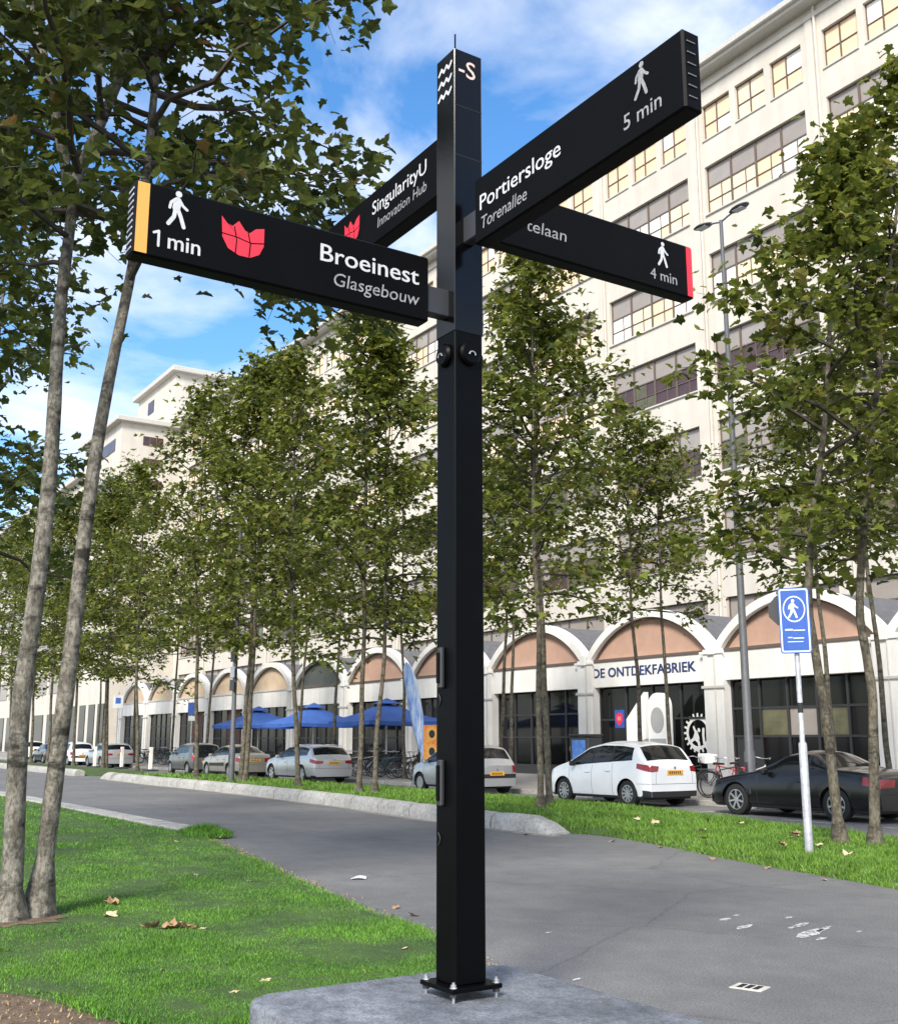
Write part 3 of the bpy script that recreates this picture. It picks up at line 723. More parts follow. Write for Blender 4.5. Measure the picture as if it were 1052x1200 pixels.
# arm pointing away to the left
p, pl = arm('x', -1, -7.32, -5.71, 5.12, 5.545, -1, 'black panel reading SingularityU Innovation Hub, behind the post')
sp_obj('lettering', text_mb('SingularityU', pl, -6.60, -5.85, 5.355, .10, .0, 0, .012), WP, p)
sp_obj('lettering', text_mb('Innovation Hub', pl, -6.52, -5.85, 5.225, .075, 0.0, .1), M['grey_print'], p)
a, b = tulip(pl, -7.04, -6.80, 5.26, 5.46); e = sp_obj('tulip_emblem', a, M['red_print'], p); sp_obj('emblem_lines', b, M['panel'], e)
# arm pointing away to the right
p, pl = arm('y', 1, 3.90, 5.675, 4.785, 5.195, 1, 'black panel with red end stripe, four minutes walk, half hidden')
sp_obj('lettering', text_mb('telaan', pl, 4.14, 4.48, 4.93, .085, 0.0, .12), M['grey_print'], p)
sp_obj('lettering', text_mb('4 min', pl, 5.25, 5.51, 4.855, .08, .004), M['grey_print'], p)
sp_obj('pictogram', walking_man(pl, 5.375, 4.965, .195), WP, p)
sp_obj('end_stripe', MB().box(PX0+.0602, PX0+.0622, 5.615, 5.664, 4.797, 5.183), M['red_print'], p)
sp_obj('end_stripe', MB().bbox(PX0-.054, PX0+.054, 5.6755, 5.679, 4.797, 5.183, .001), M['red_print'], p)
# marks at the top of the post
plL = lambda u, v, d=0.0: (u, PY0-.1095-d, v)
lines = []
for z in (5.94, 5.845, 5.75):
    lines.append((.020, [(PX0-.075+.030*i, z+(.016 if i % 2 else -.016)) for i in range(6)]))
sp_obj('wave_mark', strokes(lines, plL, 0), WP, slv)
plR = lambda u, v, d=0.0: (PX0+.1095+d, u, v)
sp_obj('lettering', text_mb('-S', plR, PY0-.075, PY0+.055, 5.85, .12, .004), M['copper_print'], slv)
# ================================================================ FACTORY BUILDING (tall, behind)
BY = 38.4; BAY = 7.43; XP = lambda k: -29.1+BAY*k
ROWS = [(31.2,33.1),(27.2,29.75),(22.6,25.1),(18.4,20.9),(14.1,16.6),(9.8,12.3),(5.75,8.1)]
XL, XR = -112.0, 5.0
fac = empty('factory_building', (-54, BY, 0), label='tall cream white factory with long rows of gridded windows', cat='building')
def fobj(name, mb, m, parent=fac, **k):
    mb.v = [(x+54, y-BY, z) for x, y, z in mb.v]; return obj(name, mb, m, parent, **k)
KS = list(range(-11, 2))
wall = MB()
prev = 0.0
order = sorted(ROWS)
for (s_, h_) in order:
    wall.box(XL, XR, BY, BY+.5, prev, s_); prev = h_
wall.box(XL, XR, BY, BY+.5, prev, 34.5)
for ri, (s_, h_) in enumerate(ROWS):
    cuts = []
    for k in KS:
        a, b = XP(k)+.59, XP(k+1)-.59
        if ri == 0:
            w = (b-a-2*.36)/3
            for j in range(3): cuts.append((a+j*(w+.36), a+j*(w+.36)+w))
        else: cuts.append((a, b))
    x = XL
    for a, b in cuts: wall.box(x, a, BY, BY+.5, s_, h_); x = b
    wall.box(x, XR, BY, BY+.5, s_, h_)
wall = fobj('wall', wall, M['stucco'])
fobj('rear_block', MB().box(XL, XR, BY+.52, 58, 0, 34.5), M['stucco'])
fobj('roof_slab', MB().bbox(XL-.3, XR, BY-.75, 58.2, 34.5, 34.72, .03), M['cornice'])
fobj('gutter', MB().bbox(XL-.3, XR, BY-.95, BY-.70, 34.68, 35.02, .04), M['cornice'])
fobj('string_course', MB().bbox(XL, XR, BY-.12, BY-.002, 33.95, 34.2, .02), M['stucco'])
for k in range(-11, 3):
    fobj('downpipe', MB().tube([(XP(k)+.3, BY-.09, 6), (XP(k)+.3, BY-.09, 34.7)], .07, 6), M['stucco'])
    fobj('pilaster', MB().bbox(XP(k)-.28, XP(k)+.12, BY-.06, BY-.002, 5, 34.1, .01), M['stucco'])
for (s_, h_) in ROWS[1:]:
    pass
_pm = {}
def pane_mesh(w, h, m):
    key = (round(w,3), round(h,3), m)
    if key not in _pm:
        me = MB().box(0, w, 0, .012, 0, h).mesh('pane'); me.materials.append(M[m]); _pm[key] = me
    return _pm[key]
def pane(parent, off, x, y, z, w, h, m, name='pane'):
    o = bpy.data.objects.new(name, pane_mesh(w, h, m)); col.objects.link(o); o.parent = parent; o.location = (x-off[0], y-off[1], z-off[2])
    return o
_fm = {}
def frame_mesh(key, build):
    if key not in _fm: _fm[key] = build().mesh('window_frame')
    return _fm[key]
pr = random.Random(3)
M['blind2'] = mat('pale_grey_blind_pane', (.30,.27,.245), .3, var=.1, var_scale=.8)
def big_window(k, ri):
    s_, h_ = ROWS[ri]; a, b = XP(k)+.59, XP(k+1)-.59; W = b-a; H = h_-s_
    near = k >= -4
    cw = W/4; zt = H*.58
    def build():
        mb = MB(); t = .045
        mb.box(0, W, 0, .1, 0, .06).box(0, W, 0, .1, H-.06, H).box(0, .06, .0, .1, .06, H-.06).box(W-.06, W, 0, .1, .06, H-.06)
        for j in (1,2,3): mb.box(j*cw-.05, j*cw+.05, -.012, .1, .06, H-.06)
        for j in range(4):
            x0 = j*cw+(.05 if j else .06); x1 = (j+1)*cw-(.05 if j < 3 else .06)
            mb.box(x0, x1, .004, .09, zt-.03, zt+.03)
            mb.box(x0, x1, .008, .09, zt*.5-.02, zt*.5+.02)
            xm = (x0+x1)/2+.1
            for z0, z1 in ((.06, zt*.5-.02), (zt*.5+.02, zt-.03)): mb.box(xm-.02, xm+.02, .012, .09, z0, z1)
        return mb
    me = frame_mesh(('big', round(W,3), round(H,3)), build)
    f = obj('window', me, M['frame'], fac); f.location = (a+54, .16, s_)
    sill = obj('window_sill', MB().bbox(-.04, W+.04, -.25, .0, -.09, -.004, .01), M['cornice'], f)
    def addp(x0, x1, z0, z1, m, nm='pane'):
        o = bpy.data.objects.new(nm, pane_mesh(x1-x0, z1-z0, m)); col.objects.link(o); o.parent = f; o.location = (x0, .05, z0)
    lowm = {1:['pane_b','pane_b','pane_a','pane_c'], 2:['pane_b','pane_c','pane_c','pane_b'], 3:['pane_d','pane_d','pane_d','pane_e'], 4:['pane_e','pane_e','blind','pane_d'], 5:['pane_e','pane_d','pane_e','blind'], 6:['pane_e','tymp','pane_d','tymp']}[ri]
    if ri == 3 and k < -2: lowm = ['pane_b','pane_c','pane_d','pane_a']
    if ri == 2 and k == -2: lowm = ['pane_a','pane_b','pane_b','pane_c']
    upm = 'blind'
    ups = ['blind','blind','blind','blind2']
    if near:
        for j in range(4):
            x0 = j*cw+(.05 if j else .06); x1 = (j+1)*cw-(.05 if j < 3 else .06); xm = (x0+x1)/2+.1
            addp(x0, x1, zt+.03, H-.06, pr.choice(ups), 'blind_pane')
            mm = pr.choice(lowm)
            for z0, z1 in ((.06, zt*.5-.02), (zt*.5+.02, zt-.03)):
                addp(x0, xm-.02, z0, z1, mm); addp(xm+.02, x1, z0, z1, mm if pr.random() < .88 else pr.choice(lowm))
    else:
        addp(.06, W-.06, zt, H-.06, upm, 'blind_pane')
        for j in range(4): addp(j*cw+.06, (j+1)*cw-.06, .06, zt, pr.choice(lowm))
def small_window(x0, x1):
    s_, h_ = ROWS[0]; W = x1-x0; H = h_-s_
    def build():
        mb = MB()
        mb.box(0, W, 0, .1, 0, .05).box(0, W, 0, .1, H-.05, H).box(0, .05, 0, .1, .05, H-.05).box(W-.05, W, 0, .1, .05, H-.05)
        mb.box(W*.45-.03, W*.45+.03, -.006, .1, .05, H-.05)
        mb.box(.05, W*.45-.03, .004, .09, H*.47-.02, H*.47+.02).box(W*.45+.03, W-.05, .004, .09, H*.47-.02, H*.47+.02)
        return mb
    f = obj('window', frame_mesh(('small', round(W,3)), build), M['frame'], fac); f.location = (x0+54, .16, s_)
    obj('window_sill', MB().bbox(-.03, W+.03, -.22, 0, -.08, -.004, .01), M['cornice'], f)
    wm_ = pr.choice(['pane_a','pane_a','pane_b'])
    for (u0, u1) in ((.05, W*.45-.03), (W*.45+.03, W-.05)):
        for (z0, z1) in ((.05, H*.47-.02), (H*.47+.02, H-.05)):
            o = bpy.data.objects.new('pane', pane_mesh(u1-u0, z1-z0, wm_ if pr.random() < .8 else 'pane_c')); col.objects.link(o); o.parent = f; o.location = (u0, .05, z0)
for k in KS:
    for ri in range(1, 7): big_window(k, ri)
    a, b = XP(k)+.59, XP(k+1)-.59; w = (b-a-2*.36)/3
    for j in range(3): small_window(a+j*(w+.36), a+j*(w+.36)+w)

M['brownboard'] = mat('dark_brown_board', (0.075, 0.025, 0.014), 0.7, var=0.2)
# ================================================================ LOW VAULTED ARCADE
AY = 31.0; XA = lambda k: -29.73+BAY*k
arc = empty('arcade_building', (-54, AY, 0), label='low white arcade of round vaults with dark shop fronts', cat='building')
def aobj(name, mb, m, parent=arc, smooth=None, **k):
    mb.v = [(x+54, y-AY, z) for x, y, z in mb.v]; return obj(name, mb, m, parent, smooth, **k)
AK = list(range(-10, 3)); ZB0, ZB1 = 3.79, 4.93
HS, RISE, ZS = 3.50, 1.72, 4.78
RAD = (HS*HS+RISE*RISE)/(2*RISE); ANG = math.asin(HS/RAD)
def arc_pts(r, n=28, cut=None):
    zc_ = ZS+RISE-RAD
    return [(r*math.sin(-ANG*1.0+2*ANG*i/n), zc_+r*math.cos(-ANG+2*ANG*i/n)) for i in range(n+1)]
for k in range(-10, 4):
    x = XA(k)
    p = aobj('pilaster', MB().bbox(x-.48, x+.48, AY-.16, AY+.35, .12, ZB1+.02, .012), M['stucco_low'])
    aobj('capital', MB().bbox(x-.56, x+.56, AY-.22, AY-.162, 3.50, 3.60, .008), M['cornice'], p)
    aobj('drain_box', MB().bbox(x-.17, x+.17, AY-.26, AY-.163, 4.74, 5.18, .02), M['stucco_low'], p)
    aobj('drain_pipe', MB().tube([(x+.12, AY-.19, .3), (x+.12, AY-.19, 4.75)], .022, 6), M['cornice'], p)
    aobj('corbel', MB().bbox(x-.62, x+.62, AY-.21, AY-.162, ZB1-.16, ZB1-.06, .008), M['stucco_low'], p)
pr2 = random.Random(5)
for k in AK:
    x0, x1 = XA(k)+.48, XA(k+1)-.48; xm = (x0+x1)/2
    aobj('beam', MB().bbox(x0, x1, AY, AY+.4, ZB0, ZB1, .006), M['stucco_low'])
    aobj('beam_moulding', MB().bbox(x0, x1, AY-.05, AY-.002, ZB1-.09, ZB1+.03, .008), M['frame'] if k > -6 else M['cornice'])
    # arch ring
    mb = MB(); N = 28; inn = arc_pts(RAD, N); out = arc_pts(RAD+.31, N)
    for (a, b) in zip(inn, out):
        for (q, y) in ((a, AY-.10), (b, AY-.10), (b, AY+.4), (a, AY+.4)): mb.v.append((xm+q[0], y, q[1]))
    for i in range(N):
        a = i*4
        for j in range(4): mb.f.append((a+j, a+(j+1) % 4, a+4+(j+1) % 4, a+4+j))
    mb.f.append((0,3,2,1)); mb.f.append(tuple(N*4+j for j in range(4)))
    aobj('arch_rib', mb, M['stucco_low'], smooth=40)
    mb = MB(); rim = arc_pts(RAD-.002, N); ri_ = arc_pts(RAD-.09, N)
    for (a, b) in zip(rim, ri_):
        for (q, y) in ((a, AY+.12), (b, AY+.12)): mb.v.append((xm+q[0], y, q[1]))
    for i in range(N): mb.f.append((2*i, 2*i+1, 2*i+3, 2*i+2))
    aobj('arch_edge', mb, M['frame'])
    # tympanum
    tm = 'tymp' if k > -5 else ('tymp3' if k in (-5,) else 'tymp2')
    P = [p for p in arc_pts(RAD-.01, N) if p[1] > ZB1-.02]
    poly = [(P[0][0], ZB1-.02)] + P + [(P[-1][0], ZB1-.02)]
    aobj('tympanum', MB().prism(poly, lambda u, v, w: (xm+u, AY+.2+.08*(1-w), v)), M[tm])
    # vault roof running back to the factory
    mb = MB(); o1 = arc_pts(RAD+.24, N)
    for q in o1: mb.v += [(xm+q[0], AY+.4, q[1]), (xm+q[0], BY-.02, q[1])]
    for i in range(N): mb.f.append((2*i, 2*i+1, 2*i+3, 2*i+2))
    aobj('vault_roof', mb, M['slate'], smooth=40)
    for xv, sg in ((xm-HS-.12, 1),):
        aobj('valley_gutter', MB().box(XA(k)-.5, XA(k)+.5, AY+.36, BY-.03, 4.6, 4.9), M['slate'])
    # shop front
    near = k >= -4
    W = x1-x0; cols = 5 if k not in (-1,) else 4; rows = [(.55,1.75),(1.75,2.75),(2.75,ZB0-.03)] if k != -1 else [(.45,2.45),(2.45,ZB0-.03)]
    fr = MB(); fy0, fy1 = AY+.25, AY+.34
    fr.box(x0, x1, fy0, fy1, .12, rows[0][0]).box(x0, x0+.08, fy0, fy1, rows[0][0], ZB0).box(x1-.08, x1, fy0, fy1, rows[0][0], ZB0)
    cw = (W-.16)/cols
    for j in range(1, cols): fr.box(x0+.08+j*cw-.045, x0+.08+j*cw+.045, fy0-.01, fy1, rows[0][0], ZB0)
    for (z0, z1) in rows[1:]:
        for j in range(cols):
            fr.box(x0+.08+j*cw+(.045 if j else 0), x0+.08+(j+1)*cw-(.045 if j < cols-1 else 0), fy0+.004, fy1, z0-.04, z0+.04)
    win = aobj('shop_front', fr, M['shopframe'])
    if near:
        for ri, (z0, z1) in enumerate(rows):
            for j in range(cols):
                m_ = 'glass'
                if k == 0 and ri == 1 and j in (1,2,3): m_ = pr2.choice(['pane_e','blind','pane_e'])
                if k == 0 and ri == 0 and j == 0: m_ = 'shopframe'
                o = pane(win, (0,0,0), x0+.08+j*cw+.05+54, AY+.30-AY, z0+.045, cw-.1, z1-z0-.09, m_)
    else:
        for j in range(cols): pane(win, (0,0,0), x0+.08+j*cw+.05+54, .30, rows[0][0]+.04, cw-.1, ZB0-rows[0][0]-.06, 'glass' if k not in (-8,-7) or j < 2 else 'brownboard')
    if k in (-8, -7): pass
# inner wall so that no light leaks through the arcade
aobj('inner_wall', MB().box(XA(-10), XA(3), AY+.9, AY+1.0, .12, 4.7), M['shopframe'])
aobj('ceiling', MB().box(XA(-10), XA(3), AY+.41, BY-.04, 4.45, 4.55), M['shopframe'])
# name over the shop front
plN = lambda u, v, d=0.0: (u, AY-.012-d, v)
aobj('lettering', text_mb('DE ONTDEKFABRIEK', plN, -36.75, -30.75, 4.20, .37, 0, 0, .05), M['blue_letter'])
# gear emblem printed on the glass
gx0, gz0 = -31.05, 1.88
plG = lambda u, v, d=0.0: (gx0+u, AY+.288-d, gz0+v)
mb = MB(); N = 40; r0, r1 = .50, .62
for i in range(N):
    a, b = 2*math.pi*i/N, 2*math.pi*(i+1)/N
    mb.add([plG(r0*math.cos(a), r0*math.sin(a)), plG(r1*math.cos(a), r1*math.sin(a)), plG(r1*math.cos(b), r1*math.sin(b)), plG(r0*math.cos(b), r0*math.sin(b))], [(0,1,2,3)])
for i in range(20):
    a = 2*math.pi*i/20; d_ = .075
    mb.add([plG(r1*math.cos(a-d_), r1*math.sin(a-d_), .0005), plG(.75*math.cos(a-d_*.7), .75*math.sin(a-d_*.7), .0005), plG(.75*math.cos(a+d_*.7), .75*math.sin(a+d_*.7), .0005), plG(r1*math.cos(a+d_), r1*math.sin(a+d_), .0005)], [(0,1,2,3)])
s_ = strokes([(.12, [(-.45,-.35),(-.2,-.2),(.0,-.32),(.05,-.55)]), (.16, [(-.2,-.2),(-.1,.02),(-.02,-.2)]), (.10, [(-.22,.22),(-.14,.05)]), (.14, [(.04,.12),(.05,.10)]), (.12, [(.28,.14),(.26,-.1),(.30,-.4)]), (.16, [(-.3,-.5),(-.05,-.62)])], lambda a, b, d: plG(a, b, d+.001), 0)
mb.add(s_.v, s_.f); aobj('gear_emblem', mb, M['whitepanel'])
# hanging shield
sh = empty('shield_sign', (-34.88, AY-.25, 2.1), label='blue panel with red shield emblem hanging by the shop front', cat='sign')
obj('panel', MB().bbox(-.28, .28, -.02, .02, 0, .72, .005), M['sign_blue'], sh)
P = [(-.2,.55),(0,.62),(.2,.55),(.2,.32),(.12,.17),(0,.08),(-.12,.17),(-.2,.32)]
obj('shield', MB().prism(P, lambda u, v, w: (u, -.022-.006*w, v)), M['red_print'], sh)
obj('shield_mark', text_mb('01', lambda u, v, d=0: (u, -.030-d, v), -.09, .09, .30, .16), M['white_print'], sh)
obj('hanger', MB().tube([(0,.0,.72),(0,.1,.74),(0,.24,.74)], .012, 6), M['darkmetal'], sh)
# white display objects in front of the shop
P = [(-.55,0),(-.53,2.30),(.50,3.32),(.53,0)]
w = empty('display_board', (-32.97, 30.0, .12), label='white slanted-top display panel before the Ontdekfabriek shop front', cat='display')
obj('upper_panel', MB().prism([(-.54,1.1),(-.53,2.30),(.50,3.32),(.53,1.55)], lambda u, v, w_: (u, -.12+.24*w_, v)), M['whitepanel'], w)
obj('lower_panel', MB().prism([(-.55,0),(-.54,1.09),(.53,1.54),(.53,0)], lambda u, v, w_: (u, -.10+.2*w_, v)), M['greypanel'], w)
w = empty('display_arch', (-31.78, 30.05, .12), label='white round-topped display arch with grey disc before the shop front', cat='display')
P = [(-.52,0),(-.52,2.75)] + [(-.52*math.cos(math.pi*i/12), 2.75+.52*math.sin(math.pi*i/12)) for i in range(1,12)] + [(.52,2.75),(.52,0)]
obj('body', MB().prism(P, lambda u, v, w_: (u, -.14+.28*w_, v)), M['whitepanel'], w)
P = [(.36*math.cos(2*math.pi*i/20), 2.25+.48*math.sin(2*math.pi*i/20)) for i in range(20)]
obj('disc', MB().prism(P, lambda u, v, w_: (u, -.155-.01*(w_), v)), M['greypanel'], w)
obj('lower_panel', MB().bbox(-.44, .44, -.16, -.142, .05, 1.55, .003), M['greypanel'], w)
# black notice box with blue poster
w = empty('notice_box', (-33.75, 28.0, .12), label='black roadside box with blue poster behind the white car', cat='bin')
obj('body', MB().bbox(-.55, .55, -.35, .35, 0, 1.62, .04), M['darkmetal'], w); obj('lid', MB().bbox(-.60, .60, -.40, .40, 1.625, 1.72, .03), M['trim'], w)
obj('poster', MB().bbox(-.40, .40, -.358, -.352, .75, 1.5, .001), mat('blue_poster', (0.03,0.10,0.42), 0.5, base2=(0.10,0.25,0.55), var_scale=7), w)

# ================================================================ FAR END BLOCKS
eb = empty('end_block', (-118, 37, 0), label='pale stair tower block with flat overhanging roof at the street end', cat='building')
def eobj(name, mb, m, parent=eb, **k):
    mb.v = [(x+118, y-37, z) for x, y, z in mb.v]; return obj(name, mb, m, parent, **k)
lo = eobj('lower_block', MB().box(-126, -112, 31.7, 37.2, 0, 34.2), M['stucco'])
eobj('lower_roof', MB().bbox(-126.6, -111.4, 31.0, 37.8, 34.2, 34.75, .06), M['cornice'], lo)
tw = eobj('tower', MB().box(-125, -112.03, 37.2, 43.0, 0, 40.6), M['stucco'])
eobj('tower_roof', MB().bbox(-125.6, -111.4, 36.6, 43.6, 40.6, 41.2, .06), M['cornice'], tw)
for (y0, y1, z0, z1) in ((34.0,36.1,32.0,32.95),(34.1,36.2,29.8,30.6),(34.1,36.2,27.4,28.3),(34.1,36.2,24.8,25.7)):
    f = eobj('window', MB().box(-111.99, -111.93, y0, y1, z0, z1), M['pane_d'], lo)
    for j in (1,2): eobj('window_bar', MB().box(-111.925, -111.90, y0+(y1-y0)*j/3-.04, y0+(y1-y0)*j/3+.04, z0, z1), M['frame'], lo)
eobj('window', MB().box(-121.2,-119.2,37.12,37.19,38.0,39.4), M['pane_d'], tw)
for z in (31.5, 27.5, 23.5): eobj('window', MB().box(-124,-114,31.63,31.69,z,z+1.3), M['pane_d'], lo)
for x in (-123.5,-120,-116.5,-113.2): eobj('ground_opening', MB().box(x-1.1, x+1.1, 31.62, 31.69, .2, 5.2), M['glass'], lo)
for i, (x, y) in enumerate(((-121,33.5),(-118.5,34.2))):
    mb = MB().lathe([(0,34.76),(.6,34.76),(.6,36.0),(.75,36.05),(.75,36.4),(0,36.45)], (x,y,0), 'z', 14); eobj('roof_vent', mb, M['galv'], lo)
fb = empty('far_block', (-140, 40, 0), label='distant pale block with flat grey roof beyond the stair tower', cat='building')
def f2(name, mb, m, parent=fb):
    mb.v = [(x+140, y-40, z) for x, y, z in mb.v]; return obj(name, mb, m, parent)
f2('wall', MB().box(-230,-126.7,32.4,52,0,31.4), M['stucco']); f2('roof', MB().bbox(-231,-126.2,31.6,53,31.4,32.1,.06), M['cornice'])
for i in range(9):
    for z in (7,12,17,22,27): f2('window', MB().box(-138-i*7.4,-132-i*7.4,32.32,32.39,z,z+2.4), M['blind'])
    f2('ground_opening', MB().box(-138-i*7.4,-132.6-i*7.4,32.30,32.39,.2,4.6), M['glass'])

# ================================================================ LAMP POSTS, SIGNS, BOLLARDS
def lamp_post(x, y, z0, h, label, r0=.11, heads=True, rz=0.0):
    l = empty('lamp_post', (x, y, z0), rz, label=label, cat='street lamp', group='street lamps')
    obj('pole', MB().tube([(0,0,0),(0,0,1.2),(0,0,1.25),(0,0,h*.6),(0,0,h)], [r0*1.25,r0*1.25,r0,r0*.72,r0*.45], 12), M['lampgrey'], l, smooth=40)
    obj('base_collar', MB().lathe([(r0*1.26,0),(r0*1.7,0),(r0*1.7,.05),(r0*1.26,.07)], n=14), M['lampgrey'], l)
    obj('door_plate', MB().bbox(-.05,.05,-r0*1.30,-r0*1.2,.5,.95,.004), M['darkmetal'], l)
    for s in (-1, 1):
        a = obj('arm', MB().tube([(0,0,h-.05),(s*.25,0,h+.02),(s*.42,0,h+.05)], .025, 8), M['lampgrey'], l)
        mb = MB(); ns_ = 9
        for i in range(ns_):
            t = i/(ns_-1); w_ = .17*math.sin(math.pi*(.08+.84*t))**.6; hh = .075*math.sin(math.pi*(.06+.88*t))**.5
            for j in range(10):
                q = 2*math.pi*j/10; mb.v.append((s*(.36+.62*t), w_*math.cos(q), h+.07+.04*t+hh*(math.sin(q) if math.sin(q) > 0 else .45*math.sin(q))))
        for i in range(ns_-1):
            for j in range(10): a_ = i*10+j; b_ = i*10+(j+1) % 10; mb.f.append((a_, b_, b_+10, a_+10))
        mb.f.append(tuple(range(10))); mb.f.append(tuple((ns_-1)*10+j for j in range(10)))
        hd = obj('lamp_head', mb, M['lampgrey'], l, smooth=50)
        obj('lens', MB().bbox(min(s*.5,s*.85), max(s*.5,s*.85), -.11, .11, h+.035, h+.05, .004), M['lampclear'], hd)
    return l
lamp_post(-19.85, 21.75, .12, 15.6, 'tall grey double headed street lamp behind the black car')
l = lamp_post(-36.9, 14.9, .2, 13.3, 'dark street lamp among the median trees left of the signpost', r0=.085)
for z, m_ in ((3.55,'galv'),(3.1,'darkmetal'),(4.1,'darkmetal')): obj('plate', MB().bbox(-.19,.19,-.115,-.095,z,z+.38,.006), M[m_], l)
# blue zone sign on its galvanised pole
z = strip_z(-10.36, 12.40)
bs = empty('zone_sign', (-10.36, 12.40, z-.02), R(38), label='blue rectangular zone sign on a galvanised pole in the median grass', cat='sign')
obj('pole', MB().tube([(0,0,0),(0,0,1.50),(0,0,1.53),(0,0,2.95),(0,0,3.60)], [.058,.058,.036,.036,.036], 12), M['galv'], bs, smooth=40)
obj('pole_sticker', MB().lathe([(.0375,1.92),(.0375,2.06)], n=12), M['trim'], bs)
pnl = obj('sign_plate', MB().prism(rounded_rect(-.215,.215,2.74,3.66,.035,4), lambda u, v, w: (u, -.075+.025*w, v)), M['sign_blue'], bs)
def ring(pts0, pts1, y):
    n_ = len(pts0); return MB().add([(u, y, v) for u, v in pts0]+[(u, y, v) for u, v in pts1], [(i, (i+1) % n_, n_+(i+1) % n_, n_+i) for i in range(n_)])
obj('border', ring(rounded_rect(-.200,.200,2.755,3.645,.03,4), rounded_rect(-.180,.180,2.775,3.625,.02,4), -.0765), M['sign_white'], pnl)
c1 = [(.155*math.cos(2*math.pi*i/28), 3.36+.155*1.2*math.sin(2*math.pi*i/28)) for i in range(28)]; c2 = [(u*.9, 3.36+(v-3.36)*.9) for u, v in c1]
obj('circle', ring(c1, c2, -.0765), M['sign_white'], pnl)
plZ = lambda u, v, d=0.0: (u, -.0768-d, v)
obj('pictogram', walking_man(plZ, -.02, 3.23, .27), M['sign_white'], pnl)
obj('small_lettering', strokes([(.022, [(-.13,3.07),(-.04,3.07)]), (.014, [(-.02,3.06),(.13,3.06)]), (.014, [(-.10,2.96),(-.05,2.96)]), (.014, [(-.03,2.95),(.11,2.95)]), (.010, [(-.11,2.90),(.1,2.90)])], plZ, 0), M['sign_white'], pnl)
oc = [(-.10+.23*math.cos(math.pi/8+math.pi*i/4), 3.36+.23*math.sin(math.pi/8+math.pi*i/4)) for i in range(8)]
obj('rear_sign', MB().prism(oc, lambda u, v, w: (u-.05, .042+.02*w, v)), M['darkmetal'], bs)
obj('clamp', MB().bbox(-.06,.06,-.049,.0415,2.95,3.0,.004).bbox(-.06,.06,-.049,.0415,3.45,3.5,.004), M['galv'], bs)
bs.scale = (.96, .96, .985)
# small signs further down
s2 = empty('parking_sign', (-63.3, 23.0, .12), R(60), label='small blue sign with white plate on a pole by the terrace', cat='sign')
obj('pole', MB().tube([(0,0,0),(0,0,3.7)], .04, 8), M['galv'], s2); obj('sign_plate', MB().bbox(-.24,.24,-.07,-.045,2.95,3.65,.01), M['sign_blue'], s2); obj('sub_plate', MB().bbox(-.2,.2,-.07,-.045,2.6,2.88,.01), M['white_print'], s2)
s3 = empty('direction_sign', (-68.5, 20.2, 0), R(60), label='white square sign with dark symbol among the far left trunks', cat='sign')
obj('pole', MB().tube([(0,0,0),(0,0,4.5)], .04, 8), M['galv'], s3); pl_ = obj('sign_plate', MB().bbox(-.32,.32,-.07,-.045,3.5,4.3,.01), M['white_print'], s3)
obj('symbol', MB().bbox(-.16,.16,-.076,-.071,3.8,4.15,.001), M['sign_blue'], pl_)
bme = MB().bbox(-.09,.09,-.09,.09,0,1.15,.02).mesh('post'); bme.materials.append(M['whitepost'])
bb = MB().bbox(-.45,.45,-.3,.3,0,.09,.02).mesh('foot'); bb.materials.append(M['darkmetal'])
for (x, y, t) in ((-65.8,19.8,'middle'),(-59.5,19.45,'rightmost'),(-68.5,19.0,'leftmost')):
    b = empty('bollard', (x, y, 0), label=f'white wooden bollard, {t} of three at the far crossing', cat='bollard', group='white bollards')
    o = obj('post', bme, parent=b); o.location.z = .09; obj('foot', bb, parent=b)
    obj('reflector', MB().bbox(-.06,.06,-.099,-.092,.95,1.1,.002), M['red_print'], b)

